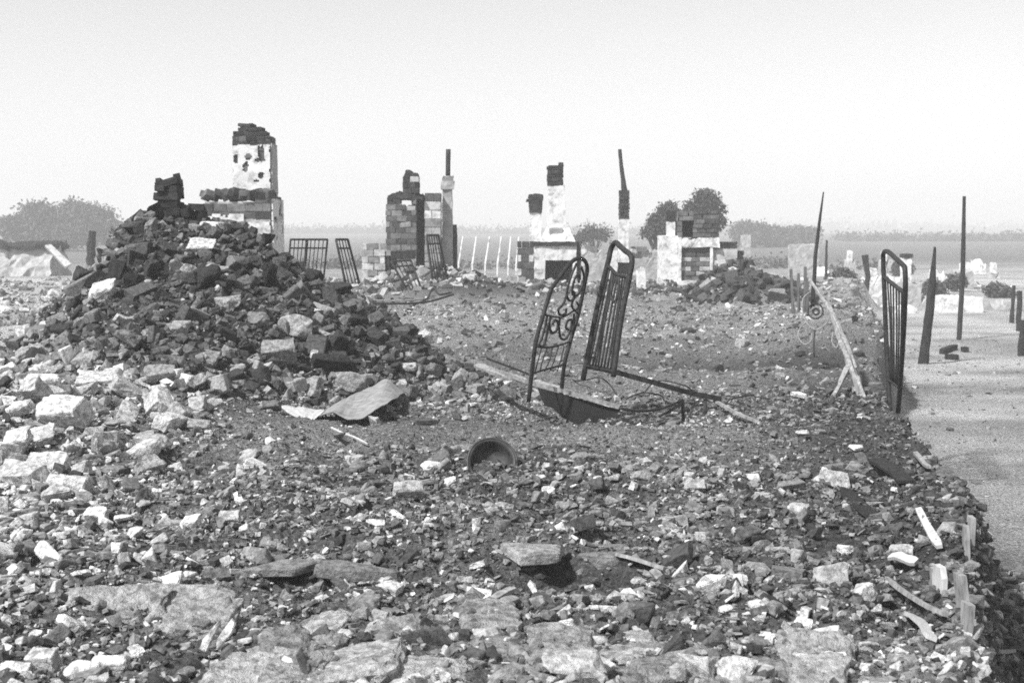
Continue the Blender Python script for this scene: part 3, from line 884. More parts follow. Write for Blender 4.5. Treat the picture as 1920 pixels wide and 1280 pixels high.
# --- the tall whitewashed chimney behind the mound
S = Site(26.0, 600, 455)
a = S.root('ruined_stove', 'tall whitewashed chimney with a jagged black crown on its stove behind the burnt mound', 'stove', 455)
d0 = S.d
ch_y = d0 + 0.35
S.courses(a, 431, 503, 252, 366, 0.62, 0.24, 0.13, lambda x, y, z, r: r.uniform(0.05, 0.16), back=0.35, seed=1, name='brick')
z1 = S.z(262)
holes = [(S.x(437), S.z(296), .045, .07), (S.x(462), S.z(292), .06, .055), (S.x(456), S.z(311), .06, .085), (S.x(485), S.z(327), .05, .06), (S.x(478), S.z(338), .05, .03), (S.x(486), S.z(281), .07, .12), (S.x(483), S.z(298), .09, .035),
         (S.x(438), S.z(359), .07, .06), (S.x(450), S.z(355), .05, .03)]
plaster_sheet(a, S.x(431), S.x(502.5), ch_y, S.z(361), S.z(269), holes, M_PLASTER, seed=4, step=0.02)
plaster_sheet(a, ch_y, ch_y + .62, S.x(503), S.z(368), S.z(266), [], M_PLASTER_GREY, side='x', seed=5)
# black jagged crown, single bricks
steps = [(431, 503, 271, 252), (432, 494, 252, 243), (440, 484, 243, 235), (441, 468, 235, 228)]
for i, (p0, p1, b0, t0) in enumerate(steps):
    S.courses(a, p0, p1, t0, b0, 0.60 - 0.06 * i, 0.2, 0.10, dark_t, back=0.34 + 0.02 * i, seed=20 + i, name='crown_brick', core_mat=M_SOOT, jit=0.09)
# stove body
S.courses(a, 381, 509, 366, 412, 1.25, 0.3, 0.15, lambda x, y, z, r: r.uniform(0.04, 0.2), seed=2, ragged=1, drop=0.03)
S.box(a, 'stove_body', 383, 508, 411, 610, 1.2, M_PLASTER_GREY, step=0.1, amp=0.02, seed=7)
plaster_sheet(a, S.x(383), S.x(458), d0 - 0.002, S.z(520), S.z(401), [(S.x(450), S.z(440), .06, .05)], M_PLASTER, seed=8, ragged=0.06)
plaster_sheet(a, S.x(467), S.x(508), d0 - 0.002, S.z(520), S.z(416), [(S.x(508), S.z(444), .06, .05), (S.x(500), S.z(452), .05, .04), (S.x(478), S.z(455), .08, .03)], M_PLASTER, seed=9)
plaster_sheet(a, d0 + 0.02, d0 + 1.25, S.x(509.5), S.z(520), S.z(372), [(d0 + .9, S.z(380), .12, .08), (d0 + .8, S.z(395), .15, .09), (d0 + 1.05, S.z(404), .12, .05), (d0 + .3, S.z(412), .2, .05), (d0 + 1.0, S.z(430), .12, .09), (d0 + .4, S.z(446), .1, .05)], M_PLASTER, side='x', seed=10)
for i in range(26):
    px = random.uniform(383, 505); o_me = block_meshes[i % 8]
    o = link('loose_brick', o_me, None, a, (S.x(px) - a.location[0], 0.05 + 0.28 * random.random(), S.z(369 - random.uniform(0, 8)) - a.location[2]),
             (random.uniform(-.4, .4), random.uniform(-.4, .4), random.uniform(0, 3)), (0.26, 0.16, 0.12))
    o.color = (random.uniform(0.03, 0.12),) * 3 + (1,)

# --- stone block stove with see-through arch
S = Site(31.0, 548, 760); d0 = S.d
b = S.root('ruined_stove', 'roofless stone block stove with a see-through arch and a stub flue', 'stove', 756)
S.courses(b, 678, 722, 456, 556, 0.6, 0.22, 0.15, pale_t, seed=31, ragged=2, jit=0.03)
S.courses(b, 723, 781, 372, 480, 0.75, 0.25, 0.13, grey_t, seed=32, ragged=2, back=0.05, jit=0.03)
S.courses(b, 723, 731, 480, 556, 0.6, 0.2, 0.2, dark_t, seed=33, back=0.06, core=False)
S.courses(b, 776, 796, 372, 556, 0.35, 0.22, 0.2, lambda x, y, z, r: r.uniform(0.03, 0.09), seed=34, back=0.55, core_mat=M_SOOT)
S.courses(b, 731, 776, 470, 486, 0.5, 0.3, 0.17, dark_t, seed=35, back=0.03, core_mat=M_SOOT)
S.courses(b, 795, 826, 361, 556, 0.5, 0.3, 0.19, lambda x, y, z, r: r.uniform(0.1, 0.2) if z > 2.15 else r.uniform(0.45, 0.7) if z > 1.8 else r.uniform(0.22, 0.4), seed=36, back=0.2)
S.box(b, 'soot_cap', 726, 794, 361, 374, 0.7, M_SOOT, back=0.05, step=0.05, amp=0.05, ragged=0.16, seed=37, taper=(0.8, 0.85))
S.courses(b, 754, 785, 330, 362, 0.34, 0.18, 0.13, lambda x, y, z, r: r.uniform(0.5, 0.7) if x > -2.18 and z > 2.6 and z < 2.83 else r.uniform(0.02, 0.07), seed=38, back=0.2, name='flue_brick', core_mat=M_SOOT)
S.box(b, 'flue_top', 755, 784, 318, 331, 0.32, M_SOOT, back=0.21, step=0.05, amp=0.025, ragged=0.1, seed=39, taper=(0.7, 0.7))

c = S.root('stove_chimney', 'slender grey chimney with a collar and a tall black stovepipe', 'chimney', 837)
S.box(c, 'shaft', 826, 847, 352, 556, 0.32, M_PLASTER_GREY, back=0.5, step=0.06, amp=0.012, seed=41, taper=(0.88, 0.9))
S.box(c, 'collar', 825, 849, 338, 353, 0.36, M_PLASTER_GREY, back=0.48, step=0.04, amp=0.02, seed=42)
S.box(c, 'neck', 828, 847, 326, 339, 0.28, M_BLOCK, back=0.52, step=0.04, amp=0.02, seed=43, ragged=0.03)
v, f = tube(dense([P(840, 330, d0 + .65), P(840.5, 280, d0 + .65)], 0.1), 0.052, 12, 0.06, 3)
part('stovepipe', v, f, M_IRON, c, smooth=True)
for ch in c.children:
    ch.color = (0.22, 0.22, 0.22, 1)

def post(name, label, pts, rad, mat, cat='post', group=None, seed=0, wob=0.35):
    p0 = pts[0]
    v, f = tube(dense(pts, 0.12), rad, 9, wob, seed)
    bx, by = p0[0], p0[1]
    o = link(name, make_mesh(name, np.array(v) - np.array(p0), f), mat, loc=tuple(p0))
    return tag(o, label, cat, group)

def stand(px, py_base, depth):
    """foot of a post on the ground below a place of the photograph"""
    x = P(px, 450, depth).x
    return Vector((x, depth, Hs(x, depth) - 0.1))

post('charred_stake', 'thin charred stake leaning behind the tall whitewashed chimney', [stand(504, 0, 28.5), P(509, 360, 28.5), P(514, 320, 28.5), P(517, 294, 28.5)], [0.06, 0.055, 0.05, 0.008], M_CHAR, seed=2)
post('charred_stake', 'short square charred stump against the slender grey chimney', [stand(851, 0, 31.9), P(851, 480, 31.9), P(851, 421, 31.9)], [0.075, 0.07, 0.065], M_CHAR, seed=3)

# --- white stove with the black mouth
S = Site(33.5, 548, 1045); d0 = S.d
w = S.root('ruined_stove', 'white plastered stove with a black mouth and tall soot-topped flue', 'stove', 1042)
S.box(w, 'jamb', 1002, 1022, 461, 556, 0.95, M_PLASTER, step=0.08, amp=0.012, seed=51)
S.box(w, 'jamb', 1074, 1081, 461, 556, 0.95, M_PLASTER, step=0.05, amp=0.012, seed=52)
S.box(w, 'plaster_face', 1022.2, 1046, 461, 488, 0.95, M_PLASTER, step=0.06, amp=0.008, seed=53)
S.box(w, 'plaster_face', 1046.8, 1073.8, 461, 488, 0.95, M_PLASTER, step=0.06, amp=0.008, seed=54)
S.box(w, 'stove_mouth', 1022.2, 1073.8, 488.5, 556, 0.5, M_VOID, back=0.42, step=0.1, amp=0.01, seed=55)
S.box(w, 'hearth_sill', 1012, 1073.5, 534, 556, 0.5, M_SOOT, back=-0.1, step=0.07, amp=0.03, seed=56, ragged=0.06)
S.box(w, 'cornice', 1000, 1082, 453.5, 460.5, 1.05, M_SOOT, back=-0.05, step=0.06, amp=0.012, seed=57)
S.box(w, 'shoulder', 1014, 1079, 426, 453, 0.85, M_PLASTER, back=0.05, step=0.06, amp=0.012, seed=58, taper=(0.66, 0.62))
S.box(w, 'shoulder_recess', 1030, 1055, 428, 440, 0.06, M_PLASTER_GREY, back=0.13, step=0.04, amp=0.006, seed=59)
S.box(w, 'flue', 1026, 1062, 347, 427, 0.5, M_PLASTER, back=0.2, step=0.06, amp=0.01, seed=60, taper=(0.87, 0.87))
S.courses(w, 1026.5, 1056.5, 303, 347, 0.42, 0.18, 0.09, dark_t, back=0.23, seed=61, name='flue_brick', ragged=1, core_mat=M_SOOT, jit=0.06)
S.courses(w, 970, 1001, 452, 556, 0.5, 0.2, 0.16, lambda x, y, z, r: r.uniform(0.04, 0.1) if z > 1.05 or r.uniform() < 0.4 else r.uniform(0.5, 0.7), back=0.2, seed=62, ragged=2, drop=0.06)
S.courses(w, 1081.5, 1091, 452, 556, 0.4, 0.14, 0.13, lambda x, y, z, r: r.uniform(0.03, 0.09), back=0.3, seed=63, ragged=1, core_mat=M_SOOT)

w2 = S.root('stove_chimney', 'stubby white chimney with a wide black pot and a side knob', 'chimney', 1004)
S.box(w2, 'shaft', 993, 1017, 397, 556, 0.28, M_PLASTER, back=0.75, step=0.06, amp=0.01, seed=65, taper=(0.92, 0.95))
S.box(w2, 'chimney_pot', 993, 1018, 361, 398, 0.34, M_SOOT, back=0.72, step=0.04, amp=0.018, seed=66, taper=(1.08, 1.0), ragged=0.05)
v, f = tube([P(996, 377, d0 + .88), P(991, 377, d0 + .86), P(987, 376, d0 + .85)], [0.02, 0.02, 0.045], 8)
part('side_knob', v, f, M_SOOT, w2)

# --- slim chimney with the crooked pole
S = Site(38.0, 548, 1165); d0 = S.d
q = S.root('ruined_stove', 'small white stove with a slim chimney carrying a thin crooked pipe', 'stove', 1168)
S.box(q, 'stove_body', 1145, 1158, 470, 556, 0.6, M_PLASTER, step=0.08, amp=0.01, seed=71)
S.box(q, 'stove_body', 1158.2, 1182, 470, 492, 0.6, M_PLASTER, step=0.08, amp=0.01, seed=72)
S.box(q, 'stove_mouth', 1158.2, 1182, 492.5, 520, 0.3, M_SOOT, back=0.2, step=0.08, amp=0.01, seed=73)
S.box(q, 'hearth_sill', 1158.2, 1182, 520.5, 560, 0.6, M_PLASTER_GREY, step=0.08, amp=0.01, seed=74)
S.box(q, 'flue', 1161, 1179.5, 411, 470, 0.26, M_PLASTER, back=0.15, step=0.06, amp=0.01, seed=75, taper=(0.95, 0.95))
S.courses(q, 1161.5, 1181, 356, 411, 0.27, 0.14, 0.085, dark_t, back=0.14, seed=76, name='flue_brick', core_mat=M_SOOT)
v, f = tube(dense([P(1171, 358, d0 + .27), P(1168, 335, d0 + .27), P(1165, 312, d0 + .27), P(1162, 280, d0 + .27)], 0.08), [0.085, 0.06, 0.055, 0.05], 10, 0.15, 6)
part('stovepipe', v, f, M_IRON, q)

# --- stove with the brick niche
S = Site(33.0, 556, 1320); d0 = S.d
t_ = S.root('ruined_stove', 'broad white stove with a brick-filled niche above the black heap', 'stove', 1320)
S.box(t_, 'stove_wall', 1242, 1272, 442, 560, 1.1, M_PLASTER, back=0.08, step=0.08, amp=0.012, seed=81)
S.box(t_, 'niche_post', 1272.3, 1278, 445, 528, 0.9, M_PLASTER, step=0.05, amp=0.01, seed=82)
S.box(t_, 'niche_post', 1332, 1337, 463, 528, 0.9, M_PLASTER, step=0.05, amp=0.01, seed=83)
S.box(t_, 'niche_head', 1278.3, 1350, 446, 463, 0.9, M_PLASTER, step=0.05, amp=0.02, seed=84, ragged=0.05)
S.box(t_, 'niche_sill', 1271, 1328, 526, 534, 1.0, M_PLASTER, back=-0.06, step=0.06, amp=0.01, seed=85)
S.box(t_, 'stove_foot', 1273, 1336, 534.3, 570, 0.9, M_PLASTER, step=0.08, amp=0.015, seed=86)
S.courses(t_, 1278, 1332, 464, 526, 0.6, 0.22, 0.115, lambda x, y, z, r: r.uniform(0.05, 0.1) if z > 1.0 else r.choice([r.uniform(0.08, 0.16), r.uniform(0.35, 0.5)], p=[0.6, 0.4]), back=0.07, seed=87, name='niche_brick', sides='f', core_mat=M_SOOT)
S.courses(t_, 1301, 1350, 394, 445, 0.7, 0.22, 0.11, lambda x, y, z, r: r.uniform(0.06, 0.16), back=0.12, seed=88, name='brick', ragged=1, core_mat=M_SOOT)
S.courses(t_, 1276, 1301, 396, 414, 0.7, 0.22, 0.11, lambda x, y, z, r: r.uniform(0.08, 0.3), back=0.12, seed=89, name='brick', core_mat=M_SOOT)
S.courses(t_, 1274, 1280, 414, 445, 0.7, 0.22, 0.11, lambda x, y, z, r: r.uniform(0.08, 0.2), back=0.12, seed=90, name='brick', core=False)
S.box(t_, 'flue_hollow', 1280.3, 1300.7, 414.5, 445, 0.3, M_VOID, back=0.45, step=0.1, amp=0.005, seed=91)
S.box(t_, 'flue', 1253, 1268, 415, 442, 0.25, M_PLASTER, back=0.25, step=0.05, amp=0.01, seed=92)
S.box(t_, 'flue_top', 1252, 1269, 392, 415, 0.27, M_SOOT, back=0.24, step=0.04, amp=0.015, seed=93, ragged=0.06)
S.box(t_, 'side_panel', 1337.3, 1384, 466, 560, 0.8, M_PLASTER_GREY, back=0.1, step=0.08, amp=0.01, seed=94)
S.courses(t_, 1337, 1384, 453, 466, 0.85, 0.2, 0.085, dark_t, back=0.08, seed=95, name='brick', ragged=1, core_mat=M_SOOT)
S.courses(t_, 1384.5, 1399, 470, 560, 0.8, 0.2, 0.13, grey_t, back=0.25, seed=96, name='brick', ragged=1)

# low ruined wall and stumps between the stoves
def low_wall(px0, px1, top, bot, depth, label, tone, mat, seed):
    S = Site(depth, bot, (px0 + px1) / 2)
    o = S.root('ruined_wall', label, 'wall', (px0 + px1) / 2)
    S.box(o, 'wall_core', px0, px1, top + 5, bot + 14, 0.35, mat, step=0.1, amp=0.02, seed=seed, ragged=0.18)
    S.courses(o, px0 + 1, px1 - 1, top, top + 22, 0.37, 0.3, 0.16, tone, back=-0.01, seed=seed, ragged=1, drop=0.2, core=False)
    return o
low_wall(1090, 1144, 462, 540, 42, 'long dirty low wall between the white stove and slim chimney', grey_t, M_PLASTER_GREY, 101)
low_wall(1184, 1241, 462, 548, 40, 'dirty low wall running up to the niched stove', grey_t, M_PLASTER_GREY, 102)
low_wall(1196, 1212, 500, 556, 36, 'short pale wall stump leaning before the dirty low wall', pale_t, M_PLASTER, 103)
low_wall(1400, 1432, 505, 560, 38, 'broken pale wall stub beyond the black heap', pale_t, M_PLASTER, 104)

# --- masonry block standing on top of the mound
mx, my = -3.62, 14.6
mz = Hs(mx, my)
cl = thing('masonry_block', 'charred lump of brickwork standing on top of the burnt mound', 'masonry', (mx, my, mz))
zt = P(310, 337, my).z
xl, xr = P(291, 350, my).x, P(335, 350, my).x
for i, (a0, a1, f0, f1) in enumerate(((0, 1, 0.45, 1.0), (0.08, 1, 0.22, 0.45), (0.15, 1.45, -0.3, 0.22))):
    zz = zt - 0.36
    blocks(cl, xl + (xr - xl) * a0, xl + (xr - xl) * a1, my - 0.05, my + 0.24, zz + 0.36 * f0, zz + 0.36 * f1, 0.16, 0.075, lambda x, y, z, r: r.uniform(0.02, 0.05), name='brick', seed=110 + i, joint=0.004, core_mat=M_SOOT, jit=0.14, drop=0.08)
o = link('brick', block_meshes[2], None, cl, (xr - 0.02 - mx, 0.06, zt - mz + 0.0), (0, R(75), 0.2), (0.13, 0.11, 0.07)); o.color = (0.03, 0.03, 0.03, 1)
# brickwork lumps along the mound's shoulder
for i, (px0, px1, pt, dep) in enumerate(((262, 300, 394, 14.6), (338, 380, 382, 14.7), (388, 428, 402, 14.4))):
    x0, x1 = P(px0, 450, dep).x, P(px1, 450, dep).x
    zt2 = P(960, pt, dep).z
    cx = (x0 + x1) / 2
    g = thing('masonry_block', ['charred brick stub on the steep shoulder of the burnt mound', 'charred brickwork ledge beside the lump crowning the burnt mound', 'sloping charred brickwork on the ridge of the burnt mound'][i], 'masonry', (cx, dep, Hs(cx, dep)))
    blocks(g, x0, x1, dep - 0.05, dep + 0.25, min(zt2 - 0.3, Hs(cx, dep) - 0.1), zt2, 0.16, 0.08, lambda x, y, z, r: r.uniform(0.02, 0.07), name='brick', ragged=2, seed=120 + i, joint=0.004, core_mat=M_SOOT, jit=0.2, drop=0.1)

# ------------------------------------------------------------------ iron beds
class Plane:
    def __init__(self, a, b_, c_):
        a, b_, c_ = map(np.array, (a, b_, c_))
        n = np.cross(b_ - a, c_ - a); self.n = n / np.linalg.norm(n); self.a = a
    def at(self, px, py):
        d = ray(px, py); o = np.array([0, 0, CAM_H])
        return o + d * (np.dot(self.n, self.a - o) / np.dot(self.n, d))

def bar(root, name, pts, rad, mat, smooth_n=0, segs=8, parent=None):
    if name == 'spindle':
        m_ = (np.array(pts[0]) + np.array(pts[1])) / 2 + np.array([random.gauss(0, 0.006), random.gauss(0, 0.012), 0])
        pts = [pts[0], m_, pts[1]]; smooth_n = 4
    pp = catmull(pts, smooth_n) if smooth_n else dense(pts, 0.15)
    v, f = tube(pp, rad, segs, 0.05, 1)
    return part(name, v, f, mat, root, parent, smooth=True)

# ornate bed end and its long rails
pl = Plane(P(994, 724, 11.25), P(1053, 730, 11.95), P(1035, 538, 11.25))
A = pl.at
foot = A(992, 740)
bed = thing('iron_bedstead', 'scroll-work iron bed end leaning on its long bent side rails', 'bed', tuple(foot))
bar(bed, 'post', [A(991, 752), A(997, 700), A(1005, 640), A(1020, 586), A(1034, 540)], 0.017, M_IRON, 5)
bar(bed, 'arch', [A(1033, 542), A(1053, 515), A(1072, 491), A(1087, 484), A(1098, 491), A(1101, 506), A(1096, 533), A(1085, 586), A(1071, 634), A(1058, 684), A(1052, 742)], 0.017, M_IRON, 5)
bar(bed, 'crossbar', [A(998, 700), A(1028, 691), A(1057, 683)], 0.009, M_IRON, 3)
bar(bed, 'crossbar', [A(1008, 650), A(1030, 651), A(1052, 646), A(1070, 640)], 0.009, M_IRON, 4)
bar(bed, 'crossbar', [A(1021, 590), A(1034, 593), A(1052, 595), A(1064, 590), A(1076, 583), A(1084, 587)], 0.008, M_IRON, 4)
for pts in ([(1081, 494), (1070, 520), (1063, 548), (1066, 562), (1074, 562), (1077, 550), (1072, 544)],
            [(1090, 500), (1095, 520), (1088, 545), (1078, 555), (1073, 545), (1078, 522), (1086, 516), (1085, 530)],
            [(1084, 552), (1076, 560), (1072, 572), (1078, 582), (1085, 574), (1081, 566)],
            [(1064, 548), (1056, 570), (1047, 580), (1050, 590), (1060, 588), (1062, 578)],
            [(1026, 592), (1022, 612), (1016, 634), (1011, 646), (1019, 648), (1025, 628), (1028, 606)],
            [(1032, 594), (1030, 612), (1036, 624), (1044, 618), (1046, 604), (1040, 600), (1036, 608)],
            [(1050, 596), (1048, 614), (1052, 634), (1062, 634), (1070, 616), (1072, 600), (1064, 602), (1061, 614), (1066, 618)],
            [(1076, 588), (1076, 606), (1072, 622)]):
    bar(bed, 'scroll', [A(*p) for p in pts], 0.0105, M_IRON, 6, 6)
for x0, x1 in ((1016, 1003), (1027, 1012), (1036, 1021), (1047, 1031), (1058, 1045)):
    bar(bed, 'spindle', [A(x0, 649), A(x1, 696)], 0.006, M_IRON, 0, 6)
def strip(root, name, pts, w, h, mat):
    """an angle-iron rail: an upright flange and a flat one"""
    pp = catmull(pts, 6)
    verts, faces = [], []
    for p in pp:
        p = np.array(p)
        for off in ((0, 0, 0), (0, 0, h), (0, 0.006, h), (0, 0.006, 0.006), (0, w, 0.006), (0, w, 0)):
            verts.append(p + np.array(off))
    n = len(pp)
    for i in range(n - 1):
        for k in range(6):
            k2 = (k + 1) % 6
            faces.append((i * 6 + k, (i + 1) * 6 + k, (i + 1) * 6 + k2, i * 6 + k2))
    faces.append(tuple(range(6))); faces.append(tuple(range((n - 1) * 6, n * 6))[::-1])
    return part(name, verts, faces, mat, root)
strip(bed, 'side_rail', [P(884, 679, 12.6), P(938, 701, 12.1), P(993, 721, 11.7), P(1060, 738, 11.45), P(1112, 753, 11.3), P(1162, 767, 11.2)], 0.035, 0.034, M_RUST)
bar(bed, 'side_rail', [P(1160, 765, 11.2), P(1195, 770, 11.25), P(1230, 768, 11.4), P(1258, 759, 11.6), P(1280, 749, 11.75)], 0.011, M_IRON, 5)
bar(bed, 'leg', [P(1280, 748, 11.75), P(1281, 788, 11.72)], 0.014, M_IRON)
bar(bed, 'cross_rail', [P(1236, 780, 11.5), P(1260, 768, 11.6), P(1281, 752, 11.75)], 0.012, M_IRON, 4)
strip(bed, 'far_rail', [P(912, 674, 13.0), P(950, 688, 12.9), P(992, 704, 12.6)], 0.03, 0.022, M_IRON)

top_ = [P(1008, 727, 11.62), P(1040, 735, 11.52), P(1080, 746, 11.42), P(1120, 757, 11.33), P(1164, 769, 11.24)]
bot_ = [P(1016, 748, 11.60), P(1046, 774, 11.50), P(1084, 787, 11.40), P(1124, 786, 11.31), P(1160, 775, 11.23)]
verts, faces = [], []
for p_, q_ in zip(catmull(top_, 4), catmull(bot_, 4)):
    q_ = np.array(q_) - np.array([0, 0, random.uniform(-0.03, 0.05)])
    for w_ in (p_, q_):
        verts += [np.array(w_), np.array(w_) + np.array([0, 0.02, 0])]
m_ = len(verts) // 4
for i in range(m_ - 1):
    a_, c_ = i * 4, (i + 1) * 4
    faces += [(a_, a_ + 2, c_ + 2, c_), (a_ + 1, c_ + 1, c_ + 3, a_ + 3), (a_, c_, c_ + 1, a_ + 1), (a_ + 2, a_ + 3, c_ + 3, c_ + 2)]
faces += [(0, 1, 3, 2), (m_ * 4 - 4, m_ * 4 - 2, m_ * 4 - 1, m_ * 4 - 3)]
part('rail_shade', verts, faces, M_VOID, bed)  # black strip added as the shade beneath the rail, not a bed part

# plain tubular bed end
pl = Plane(P(1098, 685, 11.9), P(1151, 696, 11.35), P(1146, 468, 11.95))
A = pl.at
foot = A(1096, 700)
tb = thing('iron_bedstead', 'tall plain tubular bed end with close bars and one long rail', 'bed', tuple(foot))
bar(tb, 'tube_frame', [A(1093, 712), A(1106, 645), A(1119, 581), A(1131, 528), A(1141, 488), A(1146, 466), A(1154, 455), A(1163, 462), A(1172, 470), A(1181, 477), A(1185, 489), A(1180, 520), A(1163, 609), A(1150, 706)], 0.023, M_IRON, 6, 10)
bar(tb, 'crossbar', [A(1139, 497), A(1147, 505), A(1156, 514), A(1177, 520)], 0.015, M_IRON, 4)
bar(tb, 'crossbar', [A(1098, 685), A(1125, 691), A(1151, 696)], 0.012, M_IRON, 3)
T0, T1 = np.array([1139, 497]), np.array([1177, 520]); B0, B1 = np.array([1098, 685]), np.array([1151, 696])
for k, s_ in enumerate((0.12, 0.24, 0.34, 0.44, 0.54, 0.64, 0.76, 0.88)):
    tp = T0 + (T1 - T0) * s_; bp_ = B0 + (B1 - B0) * s_
    if s_ < 0.5: tp = tp + np.array([0, 2])
    bar(tb, 'spindle', [A(*tp), A(*bp_)], 0.009, M_IRON, 0, 7)
bar(tb, 'loop', [A(1148, 508), A(1147, 535), A(1146, 556), A(1152, 566), A(1158, 556), A(1160, 535), A(1160, 516)], 0.012, M_IRON, 5)
strip(tb, 'side_rail', [P(1094, 690, 11.9), P(1143, 700, 11.9), P(1193, 713, 11.9), P(1243, 727, 11.9), P(1293, 741, 11.95), P(1353, 753, 12.0)], 0.04, 0.045, M_IRON)
bar(tb, 'leg', [P(1322, 748, 12.0), P(1323, 790, 11.95)], 0.014, M_IRON)

# bed end on the plot edge
pl = Plane(P(1667, 732, 13.0), P(1684, 766, 12.35), P(1656, 474, 13.1))
A = pl.at
eb = thing('iron_bedstead', 'tall narrow bed end standing upright on the edge above the street', 'bed', tuple(A(1676, 760)))
bar(eb, 'tube_frame', [A(1669, 770), A(1666, 720), A(1661, 620), A(1658, 540), A(1656, 490), A(1657, 474), A(1665, 472), A(1680, 485), A(1693, 497), A(1697, 508), A(1697, 564), A(1690, 690), A(1684, 772)], 0.0215, M_IRON, 6, 10)
bar(eb, 'crossbar', [A(1657, 518), A(1676, 534), A(1696, 549)], 0.019, M_IRON, 3)
bar(eb, 'crossbar', [A(1666, 712), A(1676, 719), A(1688, 729)], 0.013, M_IRON, 3)
for s_ in (0.18, 0.32, 0.46, 0.6, 0.74, 0.87):
    tp = np.array([1657, 518]) + s_ * np.array([39, 31]); bp_ = np.array([1666, 712]) + s_ * np.array([22, 17])
    bar(eb, 'spindle', [A(*tp), A(*bp_)], 0.0075, M_IRON, 0, 7)

def small_bed(label, quad, deps, n, rad, extra=None):
    """a far bed end: a frame with bars; quad = four pixel corners tl, tr, br, bl"""
    tl, tr, br, bl = quad
    pl = Plane(P(*bl, deps[0]), P(*br, deps[1]), P(*tl, deps[0] + 0.05))
    A = pl.at
    o = thing('iron_bedstead', label, 'bed', tuple(A((bl[0] + br[0]) / 2, (bl[1] + br[1]) / 2)))
    bar(o, 'frame', [A(*bl), A(*tl)], rad, M_IRON); bar(o, 'frame', [A(*tr), A(*br)], rad, M_IRON)
    bar(o, 'top_rail', [A(*tl), A(*tr)], rad, M_IRON)
    tl, tr, br, bl = map(np.array, (tl, tr, br, bl))
    m0, m1 = tl + (bl - tl) * 0.2, tr + (br - tr) * 0.2
    bar(o, 'crossbar', [A(*m0), A(*m1)], rad * 0.8, M_IRON)
    for k in range(1, n):
        s_ = k / n
        bar(o, 'spindle', [A(*(tl + (tr - tl) * s_)), A(*(bl + (br - bl) * s_))], rad * (0.5 if not (extra and k in extra) else 1.6), M_IRON, 0, 6)
    return o
small_bed('square bed end with a thick centre panel behind the burnt mound', ((545, 449), (614, 449), (606, 530), (538, 530)), (19.6, 20.2), 9, 0.014, (4,))
small_bed('narrow bed end leaning over beside the square one', ((630, 449), (652, 449), (674, 532), (648, 532)), (21.0, 21.3), 4, 0.018)
small_bed('crooked bed end propped against the stone block stove', ((800, 441), (822, 441), (838, 520), (811, 524)), (27.6, 28.0), 5, 0.024)
small_bed('tipped bed end lying slantwise in the mouth of the stone arch', ((733, 490), (770, 488), (788, 536), (762, 540)), (28.3, 28.6), 4, 0.022)

# curved rails on the ground before the arch
def hoop(label, pts, rad, mat=M_IRON):
    v, f = tube(catmull(pts, 8), rad, 7)
    p0 = np.array(pts[len(pts) // 2])
    return tag(link('bent_rail', make_mesh('bent_rail', np.array(v) - p0, f), mat, loc=tuple(p0), smooth=True), label, 'rail')
hoop('long sagging iron rail lying before the stone arch', [P(630, 556, 22.5), P(680, 566, 22.2), P(740, 569, 22.2), P(800, 566, 22.5), P(850, 552, 23.2)], 0.018)
hoop('thinner sagging iron rail lying just behind the long one', [P(640, 551, 23.6), P(690, 561, 23.4), P(750, 564, 23.4), P(815, 558, 23.6)], 0.013, M_RUST)
hoop('twisted rod tangled at the foot of the stone block stove', [P(775, 572, 23.2), P(800, 560, 23.5), P(812, 540, 23.8), P(824, 552, 23.6), P(846, 548, 23.8)], 0.016)

rw = random.Random(91)
for i, (pa_, pb_, dz, lab) in enumerate((((1170, 752), (1290, 768), 0.08, 'bent wire looping over the long bed rail'), ((1200, 742), (1330, 752), 0.12, 'rusty wire arched between the two bed rails'),
        ((1290, 760), (1400, 775), 0.06, 'loose spring wire trailing from the bed leg'), ((1075, 722), (1160, 742), 0.1, 'crooked rod lying behind the scroll-work bed end'),
        ((1330, 765), (1440, 752), 0.05, 'long sagging wire toward the broad white plate'), ((930, 700), (1010, 742), 0.07, 'thin bent strip under the scroll-work bed end'))):
    a_, b_ = on_ground(*pa_), on_ground(*pb_)
    pts_ = [a_ + (b_ - a_) * t_ + Vector((rw.gauss(0, .03), rw.gauss(0, .05), 0.02 + dz * math.sin(math.pi * t_) * rw.uniform(.6, 1.3))) for t_ in (0, .2, .4, .6, .8, 1)]
    hoop(lab, pts_, 0.0065, M_IRON)

# wire scroll with rings by the forked pole
pl = Plane(P(1500, 640, 15.5), P(1560, 640, 15.2), P(1530, 560, 15.6))
A = pl.at
sc_ = thing('iron_scroll', 'curled wire scroll with a double ring beside the forked pole', 'scroll', tuple(A(1530, 650)))
def ring(cx, cy, r_): return [A(cx + r_ * math.cos(t), cy + r_ * 1.02 * math.sin(t)) for t in np.linspace(0, 2 * math.pi, 18)]
bar(sc_, 'ring', ring(1529, 583, 14), 0.009, M_IRON, 2, 6)
bar(sc_, 'ring', ring(1530, 584, 5.5), 0.012, M_IRON, 2, 6)
bar(sc_, 'scroll', [A(1518, 548), A(1506, 560), A(1505, 585), A(1513, 606), A(1530, 618), A(1548, 608), A(1556, 590)], 0.008, M_RUST, 5, 6)
bar(sc_, 'scroll', [A(1511, 604), A(1500, 616), A(1497, 632), A(1508, 645), A(1520, 640), A(1522, 624)], 0.008, M_RUST, 5, 6)
bar(sc_, 'scroll', [A(1562, 622), A(1560, 640), A(1568, 652), A(1574, 640)], 0.008, M_RUST, 5, 6)
bar(sc_, 'stem', [A(1528, 618), A(1526, 640), A(1527, 668)], 0.008, M_IRON, 3, 6)

